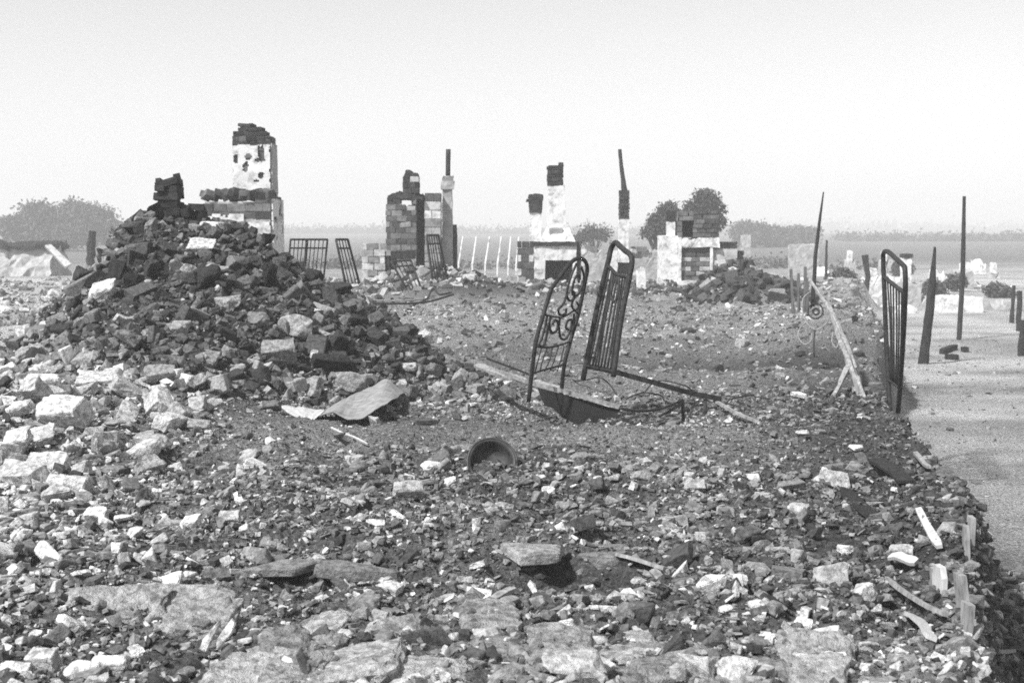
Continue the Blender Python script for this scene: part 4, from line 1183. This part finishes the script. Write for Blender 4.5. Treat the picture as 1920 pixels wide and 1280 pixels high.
# forked pale pole
fp = thing('forked_pole', 'long pale splintered pole forking where it meets the rubble edge', 'pole', tuple(P(1615, 760, 12.6)))
def limb(name, pts, rad, mat=M_WOOD, root=fp, seed=0):
    v, f = tube(dense(pts, 0.08), rad, 8, 0.5, seed)
    return part(name, v, f, mat, root)
limb('pole', [P(1519, 525, 14.4), P(1549, 569, 14.0), P(1568, 609, 13.6), P(1591, 678, 13.0), P(1600, 702, 12.8), P(1615, 742, 12.6), P(1627, 792, 12.3)], [0.016, 0.022, 0.027, 0.031, 0.034, 0.03, 0.015], seed=1)
limb('splinter', [P(1562, 592, 13.7), P(1582, 636, 13.3), P(1606, 690, 12.9)], [0.012, 0.024, 0.012], seed=2)
limb('branch', [P(1593, 684, 12.95), P(1574, 722, 12.7), P(1557, 756, 12.4), P(1543, 784, 12.2)], [0.03, 0.024, 0.02, 0.012], seed=3)
limb('root_end', [P(1606, 708, 12.75), P(1622, 748, 12.5), P(1640, 780, 12.2)], [0.03, 0.02, 0.01], seed=4)

# ------------------------------------------------------------------ bent sheet metal
def sheet_patch(root, name, front, back, mat, n=8, thick=0.006):
    fr, bk = catmull(front, 5), catmull(back, 5)
    m = min(len(fr), len(bk)); verts, faces = [], []
    for layer in (0, 1):
        for j in range(n + 1):
            for i in range(m):
                p = np.array(fr[i]) * (1 - j / n) + np.array(bk[i]) * (j / n)
                p[2] += 0.008 * float(noise3(i * 0.6, j * 0.8, 0, 77)) - layer * thick
                verts.append(p)
    W = m; N = (n + 1) * W
    for j in range(n):
        for i in range(m - 1):
            q_ = (j * W + i, j * W + i + 1, (j + 1) * W + i + 1, (j + 1) * W + i)
            faces.append(q_); faces.append(tuple(N + k for k in q_[::-1]))
    rim = [j for j in range(W)] + [j * W + W - 1 for j in range(1, n + 1)] + [n * W + i for i in range(W - 2, -1, -1)] + [j * W for j in range(n - 1, 0, -1)]
    for k in range(len(rim)):
        a_, b_ = rim[k], rim[(k + 1) % len(rim)]
        faces.append((b_, a_, N + a_, N + b_))
    return part(name, verts, faces, mat, root, smooth=False)
sh = thing('metal_sheet', 'crumpled pale roofing sheet arched over the foot of the burnt mound', 'sheet', tuple(on_ground(650, 800)))
g = P(650, 785, 10.9)
sheet_patch(sh, 'sheet', [P(598, 778, 10.9), P(625, 772, 10.85), P(652, 785, 10.75), P(680, 783, 10.75), P(703, 768, 10.8), P(722, 757, 10.85)],
            [P(612, 768, 11.4), P(640, 750, 11.6), P(668, 737, 11.9), P(700, 722, 12.2), P(728, 711, 12.35), P(758, 736, 12.2)], M_SHEET)
sheet_patch(sh, 'torn_flap', [P(545, 776, 10.95), P(565, 784, 10.9), P(585, 789, 10.85), P(597, 779, 10.9)],
            [P(525, 760, 11.1), P(555, 762, 11.15), P(590, 767, 11.2), P(612, 769, 11.25)], M_WOOD_PALE, 5)
sheet_patch(sh, 'folded_side', [P(722, 757.5, 10.85), P(732, 772, 10.9), P(744, 788, 10.95), P(753, 799, 11.0)],
            [P(727, 757.5, 11.05), P(740, 772, 11.1), P(752, 786, 11.15), P(760, 797, 11.2)], M_IRON, 3)

# ------------------------------------------------------------------ half-buried basin
def lathe(profile, n=40):
    verts, faces = [], []
    for (r_, z_) in profile:
        for k in range(n):
            t = 2 * math.pi * k / n
            verts.append((r_ * math.cos(t), r_ * math.sin(t), z_))
    m = len(profile)
    for i in range(m - 1):
        for k in range(n):
            k2 = (k + 1) % n
            faces.append((i * n + k, i * n + k2, (i + 1) * n + k2, (i + 1) * n + k))
    faces.append(tuple(range(n))[::-1]); faces.append(tuple(range((m - 1) * n, m * n)))
    return verts, faces
bp0 = on_ground(922, 884)
bs = thing('enamel_basin', 'black enamel wash basin half buried on edge in the gravel', 'basin', tuple(bp0))
br = 47 * bp0.y / FPX
prof_out = [(br * .45, -br * .55), (br * .72, -br * .45), (br * .86, -br * .1), (br * .9, 0), (br * 1.0, 0.004), (br * 1.0, 0.010), (br * .88, 0.008), (br * .82, -br * .1), (br * .68, -br * .4), (br * .4, -br * .5)]
v, f = lathe(prof_out)
bo = link('bowl', make_mesh('bowl', v, f), M_ENAMEL, bs, (0, 0.06, br * 0.34), (R(60), R(4), 0), smooth=True)
th = [(br * (1.0 + 0.02 * math.cos(3 * t)) * math.cos(t), br * math.sin(t), 0.007) for t in np.linspace(0, 2 * math.pi, 40)]
v, f = tube(th, 0.007, 7)
link('rolled_rim', make_mesh('rolled_rim', v, f), M_ENAMEL, bo, smooth=True)

# ------------------------------------------------------------------ boards, planks and sticks
def plank(name, label, pa, pb, width, thick, mat, cat='plank', group=None, roll=0.0, seed=0):
    """a board from one point to another with an uneven, weathered outline"""
    a_, b_ = np.array(pa, float), np.array(pb, float)
    t = (b_ - a_); L = np.linalg.norm(t); t /= L
    up = np.array([0, 0, 1.0]) if abs(t[2]) < 0.8 else np.array([0, 1.0, 0])
    s_ = np.cross(t, up); s_ /= np.linalg.norm(s_); u_ = np.cross(s_, t)
    c_, n_ = math.cos(roll), math.sin(roll)
    s2, u2 = s_ * c_ + u_ * n_, u_ * c_ - s_ * n_
    n = 9; verts, faces = [], []
    for i in range(n):
        k = i / (n - 1)
        w_ = width * (1 + 0.18 * float(noise3(k * 5, seed, 0, 88)) - (0.35 if i in (0, n - 1) else 0) * float(hash3(np.int64(i), np.int64(seed), np.int64(3), 4)))
        q0 = a_ + t * L * k + u2 * 0.01 * float(noise3(k * 3, seed + 4, 0, 89))
        for sx, sz in ((-1, -1), (1, -1), (1, 1), (-1, 1)):
            verts.append(q0 + s2 * sx * w_ / 2 + u2 * sz * thick / 2 - a_)
    for i in range(n - 1):
        for k in range(4):
            k2 = (k + 1) % 4
            faces.append((i * 4 + k, i * 4 + k2, (i + 1) * 4 + k2, (i + 1) * 4 + k))
    faces.append((3, 2, 1, 0)); faces.append(tuple(range((n - 1) * 4, n * 4)))
    o = link(name, make_mesh(name, verts, faces), mat, loc=tuple(a_))
    return tag(o, label, cat, group)

plank('plank', 'pale flat board lying along the bent bed rail', P(893, 683, 12.4), P(985, 714, 11.85), 0.08, 0.02, M_WOOD, roll=-0.25, seed=1)
plank('plank', 'second pale board under the scroll-work bed end', P(1003, 716, 12.2), P(1052, 727, 12.0), 0.06, 0.02, M_WOOD, roll=-0.2, seed=2)
plank('plank', 'thin pale stick lying from the bed rails toward the rubble edge', P(1308, 738, 12.3), P(1424, 793, 11.4), 0.03, 0.02, M_WOOD, 'stick', seed=3)
plank('plank', 'dark charred beam lying on the bare floor before the black heap', P(1362, 581, 27.4), P(1462, 585, 27.2), 0.1, 0.08, M_CHAR, 'beam', seed=4)
plank('plank', 'short charred beam end on the pale debris before the niched stove', P(1312, 599, 24.3), P(1360, 598, 24.5), 0.12, 0.1, M_CHAR, 'beam', seed=5)
# retaining boards along the plot edge, seen from their inner, sunlit side
def edge_board(label, px, py_top, depth, h, w_, lean, mat, seed):
    top = P(px, py_top, depth)
    return plank('edge_plank', label, (top.x - lean * 0.3, top.y, top.z - h), (top.x, top.y + 0.0, top.z), w_, 0.025, mat, roll=R(90) + random.uniform(-.15, .15), seed=seed)
edge_board('bright bare plank standing in the broken edge of the plot', 1762, 1060, 5.75, 0.34, 0.10, -0.12, M_WOOD_PALE, 11)
edge_board('narrow grey plank touching the bright one in the plot edge', 1748, 1064, 5.95, 0.30, 0.06, -0.08, M_WOOD, 12)
edge_board('tall weathered post board at the outer face of the plot edge', 1822, 968, 6.7, 0.62, 0.10, 0.02, M_WOOD, 13)
edge_board('split board beside the tall weathered post board', 1812, 985, 6.4, 0.5, 0.06, 0.04, M_WOOD, 14)
edge_board('low weathered board ending the plank edge', 1812, 1130, 5.25, 0.5, 0.09, -0.02, M_WOOD, 15)
edge_board('leaning splintered board low in the plank edge', 1800, 1075, 5.5, 0.45, 0.07, -0.1, M_WOOD, 16)
for i, (p0, p1, w_, lab, mt_) in enumerate((
        ((1662, 1098), (1772, 1172), 0.022, 'thin lath pointing down at the bright plank', M_WOOD),
        ((1722, 968), (1762, 1042), 0.04, 'splintered lath above the bright plank', M_WOOD_PALE),
        ((1668, 1055), (1718, 1066), 0.05, 'short pale lath stuck in the dark flank', M_WOOD_PALE),
        ((1704, 1166), (1748, 1210), 0.045, 'stubby pale lath below the thin one', M_WOOD_PALE),
        ((1640, 870), (1700, 912), 0.1, 'dark slate-like board sunk in the flank', M_CHAR),
        ((1585, 930), (1640, 985), 0.09, 'dark board slanting down the flank', M_CHAR),
        ((1716, 860), (1742, 888), 0.03, 'pale splinter near the street side of the flank', M_WOOD),
        ((1160, 1052), (1250, 1082), 0.05, 'grey lath lying beyond the dark hollow', M_WOOD),
        ((900, 1150), (962, 1120), 0.035, 'short round stick by the white diamond shard', M_WOOD),
        ((910, 1162), (968, 1136), 0.035, 'second short stick beside the first one by the shard', M_WOOD),
        ((622, 812), (688, 840), 0.012, 'thin pale twig in front of the bent sheet', M_WOOD_PALE),
        ((240, 735), (330, 775), 0.03, 'long thin lath among stones below the mound', M_WOOD_PALE),
        ((1810, 1240), (1900, 1232), 0.03, 'pale lath lying on the street rubble', M_WOOD),
        ((590, 655), (618, 643), 0.035, 'bright bone-like stick on the burnt mound', M_WOOD_PALE))):
    a_, b_ = on_ground(*p0), on_ground(*p1)
    a_.z += 0.035; b_.z += 0.035
    plank('lath', lab, a_, b_, w_, 0.016, mt_, 'stick', roll=random.uniform(-.4, .4), seed=30 + i)
# scrap on the street by the thick post
for i, (p0, p1, lab) in enumerate((((1765, 664), (1792, 655), 'charred log end beside the thick street post'), ((1775, 673), (1795, 676), 'charred chip on the street below the log end'), ((1803, 660), (1815, 660), 'small cinder piece on the street past the log end'))):
    a_, b_ = on_ground(*p0), on_ground(*p1)
    a_.z += 0.05; b_.z += 0.06
    plank('charred_log', lab, a_, b_, 0.11, 0.09, M_CHAR, 'log', seed=50 + i)

# ------------------------------------------------------------------ wall stub at the bottom: cracked plaster slabs
M_STUB = material('foundation_stone', 0.4, 1.3, 26, 10, tone='object', bump=1.0, bump_scale=34, bump_dist=0.04, contrast=(0.36, 0.62))
found = []
for i in range(8):
    rr = np.random.default_rng(700 + i)
    b_ = np.array([[sx, sy, sz] for sx in (-1, 1) for sy in (-1, 1) for sz in (-1, 1)], float) * np.array([1, 0.75, 0.6]) * rr.uniform(0.75, 1.05, (8, 3))
    v, f = hull_shape(b_, 0.2, 3, 40 + i, 0.14)
    crack = 0.07 * np.exp(-(noise3(v[:, 0] * 2.2 + i * 7, v[:, 1] * 2.2, v[:, 2] * 1.2, 33) / 0.06) ** 2)
    v = v * (1 - crack[:, None])
    me = make_mesh('foundation_stone', v, f); me.materials.append(M_STUB); found.append(me)
wx0 = on_ground(700, 1240)
fw = thing('foundation_wall', 'broken stone foundation wall whose pale cracked blocks run below the dark hollows', 'wall', (wx0.x, 4.75, Hs(wx0.x, 4.75)))
rr = np.random.default_rng(71)
for row, (yr, xa, xb) in enumerate(((4.46, -0.95, 1.15), (4.78, -1.05, 1.05), (5.06, -1.25, 0.0))):
    xx = xa
    while xx < xb:
        w_ = rr.uniform(0.12, 0.3) * (0.85 if row else 1)
        cxx, cyy = xx + w_ / 2, yr + rr.normal(0, 0.03)
        if not (row == 1 and 0.05 < cxx < 0.12):
            hh = rr.uniform(0.09, 0.15)
            o = link('stone', found[rr.integers(0, 8)], None, fw, (cxx - fw.location[0], cyy - fw.location[1], Hs(cxx, cyy) - fw.location[2] - hh * 0.40 + rr.normal(0, 0.015)),
                     (rr.normal(0.12, 0.14), rr.normal(0, 0.1), rr.normal(0, 0.2)), (w_ * 0.62, rr.uniform(0.16, 0.22), hh))
            tt = float(rr.choice([rr.uniform(0.26, 0.36), rr.uniform(0.38, 0.5)])); o.color = (tt, tt, tt, 1)
        xx += w_ * 0.98
for k, (xx, yy, sx_, sy_, tn_, rz_, lab) in enumerate(((0.03, 6.22, 0.24, 0.17, 0.34, 0.1, 'flat pale ledge slab jutting over the dark hollow by the white diamond shard'), (0.42, 6.36, 0.2, 0.15, 0.2, -0.4, 'darker tilted slab roofing the far side of the dark hollow'),
        (-0.62, 6.2, 0.3, 0.13, 0.2, 0.05, 'long grey slab roofing the wide dark hollow'), (-1.02, 6.24, 0.2, 0.13, 0.24, 0.3, 'short grey slab continuing the roof of the wide dark hollow'))):
    o = link('ledge_slab', HIGH_ME['slab'][k], None, None, (xx, yy, Hs(xx, yy + 0.12) + 0.012), (0.08, 0.04 * (-1) ** k, rz_), (sx_, sy_ * 1.3, 0.16))
    o.color = (tn_, tn_, tn_, 1)
    tag(o, lab, 'slab')
for k, (px, py, w_, h_, lab) in enumerate(((215, 1135, 200, 70, 'pale crumbling render slab below the largest white slab'), (345, 1150, 200, 90, 'pitted pale render slab beside the tall leaning shards'))):
    p = on_ground(px, py); kk = p.y / FPX
    o = link('render_slab', found[3 + k], None, None, (p.x, p.y, Hs(p.x, p.y) - 0.01), (0.45, 0.05, 0.2 - 0.4 * k), (w_ * kk / 2, 0.16, 0.09))
    o.color = (0.42, 0.42, 0.42, 1)
    tag(o, lab, 'wall fragment')

# ------------------------------------------------------------------ posts along the street
post('charred_post', 'thick charred tapering post standing on the street', [stand(1735, 662, 24.2), P(1741, 600, 24.2), P(1748, 530, 24.2), P(1753, 463, 24.2)], [0.09, 0.08, 0.065, 0.02], M_CHAR, seed=11, wob=0.15)
post('telegraph_pole', 'tall thin straight pole rising from the street verge', [stand(1802, 618, 30.0), P(1805, 520, 30.0), P(1808, 368, 30.0)], [0.055, 0.05, 0.035], M_CHAR, 'pole', seed=12, wob=0.1)
post('charred_stake', 'tall thin charred pole leaning over the forked pole', [stand(1524, 540, 24.0), P(1529, 480, 24.0), P(1536, 420, 24.0), P(1544, 360, 24.0)], [0.04, 0.035, 0.03, 0.012], M_CHAR, seed=13, wob=0.15)
post('charred_stake', 'pair of charred pickets by the street verge, the slimmer one', [stand(1901, 600, 36.0), P(1901, 535, 36.0)], [0.06, 0.04], M_CHAR, seed=14)
post('charred_stake', 'pair of charred pickets by the street verge, the stouter one', [stand(1914, 620, 33.0), P(1912, 545, 33.0)], [0.075, 0.05], M_CHAR, seed=15)
post('charred_stake', 'black picket cut short at the far verge of the street', [stand(1921, 660, 26.0), P(1919, 600, 26.0)], [0.07, 0.06], M_CHAR, seed=16)
post('charred_stake', 'lone dark post on the hazy field behind the mound', [stand(170, 495, 45.0), P(170, 470, 45.0), P(173, 433, 45.0)], [0.14, 0.13, 0.11], M_CHAR, seed=17)
post('charred_stake', 'grey post among the hazy white ruins', [stand(1625, 575, 43.0), P(1627, 520, 43.0), P(1622, 478, 43.0)], [0.09, 0.08, 0.09], M_CHAR, seed=18)
post('charred_stake', 'faint slim post near the pale far wall', [stand(1550, 560, 46.0), P(1550, 450, 46.0)], [0.05, 0.035], M_CHAR, seed=19)
# splintered boards near the leaning pole
for i, (p0, p1) in enumerate((((1490, 556), (1483, 505)), ((1500, 560), (1497, 512)), ((1510, 556), (1510, 500)), ((1517, 548), (1513, 520)))):
    s0 = stand(p0[0], 0, 23.5 + 0.2 * i)
    plank('charred_board', 'dark splintered board standing in a clump beneath the leaning pole', s0, P(p1[0], p1[1], 23.5 + 0.2 * i), 0.05, 0.025, M_WOOD_DARK, 'board', 'dark splintered boards in a clump', roll=0.3, seed=60 + i)
# leaning white fence stakes
for i, (xb, xt) in enumerate(((860, 868), (886, 893), (910, 918), (933, 940), (953, 958), (968, 973))):
    s0 = stand(xb, 0, 52.0)
    post('fence_stake', 'pale leaning fence stake in the row beyond the slender chimney', [s0, P(xb, 495, 52.0), P((xb + xt) / 2, 470, 52.2), P(xt, 444, 52.4)], [0.036, 0.036, 0.03, 0.026], M_PLASTER, 'fence stake', 'leaning pale fence stakes', seed=70 + i, wob=0.1)

# ------------------------------------------------------------------ the hazy ruins across the street
def far_ruin(label, px0, px1, top, bot, depth, thick, mat=M_PLASTER, chim=None, seed=0, ragged=0.1, mouth=None, cap=None):
    S = Site(depth, bot, (px0 + px1) / 2)
    o = S.root('ruined_stove', label, 'stove', (px0 + px1) / 2)
    S.box(o, 'stove_body', px0, px1, top, bot + 12, thick, mat, step=0.12, amp=0.02, seed=seed, ragged=ragged)
    if chim:
        S.box(o, 'flue', chim[0], chim[1], chim[2], top + 4, 0.4, chim[3] if len(chim) > 3 else M_PLASTER, back=0.2, step=0.1, amp=0.015, seed=seed + 1, ragged=0.06)
    if cap:
        S.box(o, 'flue_cap', cap[0], cap[1], cap[2], cap[3], 0.45, M_SOOT, back=0.17, step=0.1, amp=0.02, seed=seed + 2)
    if mouth:
        S.box(o, 'stove_mouth', mouth[0], mouth[1], mouth[2], mouth[3], 0.06, M_SOOT, back=-0.02, step=0.1, amp=0.004, seed=seed + 3)
    return o
far_ruin('pale rectangular wall far behind the leaning pole', 1482, 1536, 457, 520, 62, 0.5, mat=M_PLASTER_GREY, seed=301, ragged=0.05)
far_ruin('squat white oven block beside the tall thin pole', 1773, 1846, 556, 603, 41, 1.8, seed=302, ragged=0.08)
far_ruin('tumbled white stove lit up behind the upright bed end', 1626, 1692, 512, 590, 44, 0.9, seed=303, ragged=0.5, chim=(1632, 1648, 500))
far_ruin('low white stove stump before the tumbled one', 1588, 1616, 524, 575, 45, 0.8, seed=304, ragged=0.4)
far_ruin('white chimney on a sooty base behind the upright bed end', 1697, 1730, 528, 604, 42, 0.8, mat=M_PLASTER_GREY, chim=(1699, 1714, 482), cap=(1698, 1715, 476, 483), seed=305)
far_ruin('low white bench-like stove foot near the thick street post', 1694, 1722, 573, 606, 40.5, 0.8, seed=306)
far_ruin('dull grey stove stub beside the thick street post', 1724, 1768, 556, 602, 42, 0.8, mat=M_PLASTER_GREY, seed=307, ragged=0.3)
far_ruin('distant stove with a short white flue behind the tall thin pole', 1796, 1828, 506, 548, 56, 0.9, mat=M_PLASTER_GREY, chim=(1808, 1824, 491), seed=308)
far_ruin('low pale ruin line beyond the squat white oven block', 1842, 1905, 535, 566, 58, 0.9, seed=309, ragged=0.5)
far_ruin('grey stub wall beside the squat white oven block', 1848, 1894, 562, 608, 42.5, 0.7, mat=M_PLASTER_GREY, seed=310, ragged=0.4)
far_ruin('pale stump of a stove in the distance past the pale wall', 1560, 1584, 520, 565, 48, 0.8, seed=311, ragged=0.3)
far_ruin('small white stump standing far behind the niched stove', 1394, 1408, 440, 470, 60, 0.8, mat=M_PLASTER_GREY, seed=312)
for k, (a_, b_, t_2, d_, lab) in enumerate(((1440, 1466, 512, 52, 'hazy wall stub just past the end of the black heap'), (1536, 1556, 500, 54, 'hazy grey stove stub behind the splintered boards'),
        (1655, 1680, 486, 66, 'faint grey stove far behind the tumbled white one'), (1752, 1776, 500, 62, 'faint stove stub between the thick post and thin pole'), (1862, 1884, 508, 66, 'faint stove stub beyond the low pale ruin line'),
        (1830, 1850, 486, 72, 'faint chimney stub at the hedge past the thin pole'), (1590, 1606, 486, 70, 'faint slim chimney stub over the low white stump'))):
    far_ruin(lab, a_, b_, t_2, t_2 + 50, d_, 0.8, mat=M_PLASTER if k % 2 else M_PLASTER_GREY, chim=(a_ + 3, a_ + 11, t_2 - 16) if k in (2, 4, 6) else None, seed=340 + k * 5, ragged=0.5)
# earth cellar on the far side of the field
S = Site(60, 510, 45)
ec = S.root('earth_cellar', 'low dark earth cellar with a white sloping side on the hazy field', 'cellar', 45)
S.box(ec, 'earth_bank', -60, 92, 462, 530, 3.0, M_PLASTER_GREY, step=0.3, amp=0.15, seed=321, ragged=0.3, taper=(0.96, 0.6))
S.box(ec, 'roof_turf', -58, 90, 452, 466, 2.4, M_CHAR, back=0.4, step=0.3, amp=0.14, seed=322, ragged=0.2)
v = [P(84, 460, 59.5), P(96, 458, 59.9), P(134, 494, 59.5), P(122, 500, 59.1), P(84, 464, 60.5), P(96, 462, 60.9), P(134, 498, 60.5), P(122, 504, 60.1)]
part('white_side', v, [(0, 3, 2, 1), (4, 5, 6, 7), (0, 1, 5, 4), (1, 2, 6, 5), (2, 3, 7, 6), (3, 0, 4, 7)], M_PLASTER, ec)

# ------------------------------------------------------------------ trees
def foliage(lobes, n, leaf, seed, clump=0.5, per=26):
    """leaf-sized faces gathered in clumps through the crown's volume; lobes = (centre, radii)"""
    r = np.random.default_rng(seed)
    V = []
    vol = np.array([l[1][0] * l[1][1] * l[1][2] for l in lobes]); vol = vol / vol.sum()
    for li, (c_, rad) in enumerate(lobes):
        m = int(n * vol[li] / per)
        m = max(m, 2)
        u = r.normal(size=(m, 3)); u /= np.linalg.norm(u, axis=1)[:, None]
        cc = np.array(c_) + u * (r.uniform(0.25, 1, (m, 1)) ** 0.5) * np.array(rad)
        pts = np.repeat(cc, per, 0) + r.normal(0, clump, (m * per, 3)) * np.array([1, 1, 0.7])
        V.append(pts)
    pts = np.concatenate(V); k = len(pts)
    a = r.normal(size=(k, 3)); a /= np.linalg.norm(a, axis=1)[:, None]
    b_ = np.cross(a, r.normal(size=(k, 3))); b_ /= np.linalg.norm(b_, axis=1)[:, None]
    s_ = leaf * r.uniform(0.6, 1.4, (k, 1))
    quad = np.stack([pts - a * s_, pts + b_ * s_ * 0.55, pts + a * s_, pts - b_ * s_ * 0.55], 1).reshape(-1, 3)
    return quad, np.arange(k * 4).reshape(k, 4)

def tree(name, label, px, depth, lobes_px, n, leaf, clump, seed, mat=M_LEAF, trunk_r=0.22, group=None):
    """lobes_px = (px, py, half width, half height) of the crown's main masses"""
    x = P(px, 450, depth).x
    base = (x, depth, Hs(x, depth))
    root = thing(name, label, 'tree', base, group)
    k = depth / FPX
    lobes = []
    r = random.Random(seed)
    for (lx, ly, hw, hh) in [(a_ + r.uniform(-.7, .7) * c_, b_ + r.uniform(-.7, .6) * d_, c_ * r.uniform(.3, .6), d_ * r.uniform(.3, .55)) for (a_, b_, c_, d_) in lobes_px for _ in range(6)] + [(a_, b_, c_ * .7, d_ * .7) for (a_, b_, c_, d_) in lobes_px]:
        c_ = P(lx, ly, depth + r.uniform(-0.3, 0.3) * hw * k)
        lobes.append(((c_.x, c_.y, c_.z), (hw * k, hw * k * 0.85, hh * k)))
    v, f = foliage(lobes, n, leaf, seed, clump)
    part('crown', v, f, mat, root)
    top = max(l[0][2] for l in lobes)
    b0 = np.array(base)
    v, f = tube(dense([b0 - [0, 0, .2], b0 + [0.1, 0, (top - b0[2]) * 0.4], b0 + [0.0, 0, (top - b0[2]) * 0.95]], 0.4), [trunk_r, trunk_r * .7, trunk_r * .25], 8, 0.2, seed)
    tr = part('trunk', v, f, M_BARK, root)
    for l in lobes:
        p0 = b0 + [0, 0, (l[0][2] - b0[2]) * 0.45]
        v, f = tube(dense([p0, (p0 + np.array(l[0])) / 2 + [0, 0, -0.2], np.array(l[0])], 0.4), [trunk_r * .5, trunk_r * .3, trunk_r * .1], 6, 0.2, seed + 1)
        part('limb', v, f, M_BARK, root, tr)
    return root
tree('leafy_tree', 'dark round-headed tree rising behind the niched stove', 1312, 62, [(1318, 385, 26, 24), (1322, 415, 30, 30), (1300, 402, 22, 22), (1338, 402, 14, 20)], 15000, 0.07, 0.14, 401)
tree('leafy_tree', 'lower dark tree beside the round-headed one', 1240, 64, [(1250, 400, 16, 17), (1232, 420, 18, 20), (1262, 412, 18, 20), (1222, 436, 14, 12)], 11000, 0.07, 0.14, 402)
tree('leafy_tree', 'broad hazy tree standing on the field behind the mound', 110, 150, [(80, 405, 55, 36), (140, 402, 60, 36), (190, 420, 36, 38), (40, 430, 48, 34), (110, 440, 90, 34)], 20000, 0.2, 0.42, 403, M_LEAF_FAR, 0.5)
tree('scrub_tree', 'small bare-topped bush on the skyline by the white flue', 1112, 85, [(1110, 438, 14, 9), (1128, 442, 10, 7), (1092, 444, 10, 6)], 1400, 0.09, 0.25, 404, M_LEAF, 0.08)
# bare twigs of that bush
root = bpy.data.objects.get('scrub_tree')
for i in range(9):
    r = random.Random(500 + i)
    p0 = P(1100 + 3 * i, 445, 85); p1 = P(1085 + 7.5 * i + r.uniform(-3, 3), 405 + r.uniform(0, 20), 85 + r.uniform(-.5, .5))
    v, f = tube(dense([p0, (p0 + p1) / 2 + Vector((r.uniform(-.1, .1), 0, 0)), p1], 0.3), [0.035, 0.008], 5)
    part('twig', v, f, M_BARK, root)
for i, (px, py, hw, hh, dep, lab) in enumerate(((235, 458, 13, 28, 30, 'dark upright bush against the steep side of the mound'), (250, 478, 12, 22, 27, 'ragged low bush tucked beside the upright one'), (218, 505, 20, 14, 24, 'low dark bush trailing down behind the mound'))):
    tree('scorched_bush', lab, px, dep, [(px, py, hw, hh), (px - 5, py + hh * .7, hw, hh * .5)], 2600, 0.05, 0.08, 410 + i, M_LEAF, 0.03)
for i, (px, hw, top, dep, lab) in enumerate(((1405, 34, 420, 180, 'hazy tree at the near end of the wood past the niched stove'), (1450, 36, 424, 185, 'hazy low tree in the middle of the wood past the niched stove'), (1500, 34, 428, 190, 'hazy tree ending the wood past the niched stove'))):
    tree('leafy_tree', lab, px, dep, [(px - 12, top + 10, hw * .6, 12), (px + 14, top + 12, hw * .6, 12), (px, top + 26, hw, 16)], 9000, 0.22, 0.4, 430 + i, M_LEAF_FAR, 0.4)

for i, (px, py, hw, hh, dep, lab) in enumerate(((1655, 545, 14, 14, 47, 'dull bush between the hazy white stoves'), (1745, 540, 16, 12, 50, 'dull spreading bush past the thick street post'), (1790, 530, 12, 10, 54, 'small grey bush near the foot of the thin pole'),
        (1870, 545, 18, 12, 50, 'wide low bush by the pair of pickets'), (1580, 520, 12, 14, 50, 'thin grey bush beyond the edge rubble'), (1690, 505, 14, 12, 60, 'far grey bush behind the white chimney'))):
    tree('roadside_bush', lab, px, dep, [(px, py, hw, hh), (px + hw * .6, py + 3, hw * .7, hh * .7)], 2600, 0.07, 0.12, 460 + i, M_LEAF_FAR, 0.03)
# far hedges and woods, too far to tell trees apart
def wood(name, label, x0, x1, y0, y1, hgt, n, leaf, seed, mat=M_LEAF_FAR):
    r = np.random.default_rng(seed)
    m = n // 24
    cx = r.uniform(x0, x1, m); cy = r.uniform(y0, y1, m)
    prof = hgt * np.clip(0.6 + 1.5 * fbm(cx * 8.0 / y0, cy * 0.01, 0, 4, seed), 0.12, 2)
    cz = H(cx, cy) + prof * r.uniform(0, 1, m) ** 0.7
    pts = np.repeat(np.stack([cx, cy, cz], 1), 24, 0) + r.normal(0, leaf * 2.2, (m * 24, 3))
    k = len(pts)
    a = r.normal(size=(k, 3)); a /= np.linalg.norm(a, axis=1)[:, None]
    b_ = np.cross(a, r.normal(size=(k, 3))); b_ /= np.linalg.norm(b_, axis=1)[:, None]
    s_ = leaf * r.uniform(0.6, 1.4, (k, 1))
    quad = np.stack([pts - a * s_, pts + b_ * s_ * 0.6, pts + a * s_, pts - b_ * s_ * 0.6], 1).reshape(-1, 3)
    o = link(name, make_mesh(name, quad, np.arange(k * 4).reshape(k, 4)), mat)
    return tag(o, label, 'woodland', kind='stuff')
wood('woodland', 'dark hedge bank running behind the ruins across the street', 60, 230, 255, 270, 1.5, 30000, 0.26, 501)
wood('woodland', 'faint forest edge on the skyline across the street', 150, 700, 860, 890, 4.2, 22000, 1.2, 502)
wood('woodland', 'faint dark strip of wood on the skyline behind the stoves', -160, 90, 480, 500, 0.9, 22000, 0.5, 503)
wood('woodland', 'low scrub on the field between stoves and skyline', -16, 22, 80, 88, 0.5, 8000, 0.1, 504)

# ------------------------------------------------------------------ hazy air
bm = bmesh.new()
bmesh.ops.create_cube(bm, size=1)
me = bpy.data.meshes.new('haze'); bm.to_mesh(me); bm.free()
hz = link('haze', me, None, loc=(0, 700, 10.0), scl=(2400, 1750, 34))
hm = bpy.data.materials.new('haze')
hm.use_nodes = True
hn, hl = hm.node_tree.nodes, hm.node_tree.links
hn.clear()
ho = hn.new('ShaderNodeOutputMaterial'); hv = hn.new('ShaderNodeVolumePrincipled')
hv.inputs['Color'].default_value = grey(0.99)
hv.inputs['Density'].default_value = 0.0026
hv.inputs['Anisotropy'].default_value = 0.0
hl.new(hv.outputs[0], ho.inputs['Volume'])
me.materials.append(hm)
hz['kind'] = 'stuff'
hz['label'] = 'pale smoky haze hanging over the whole burnt village'
hz['category'] = 'haze'
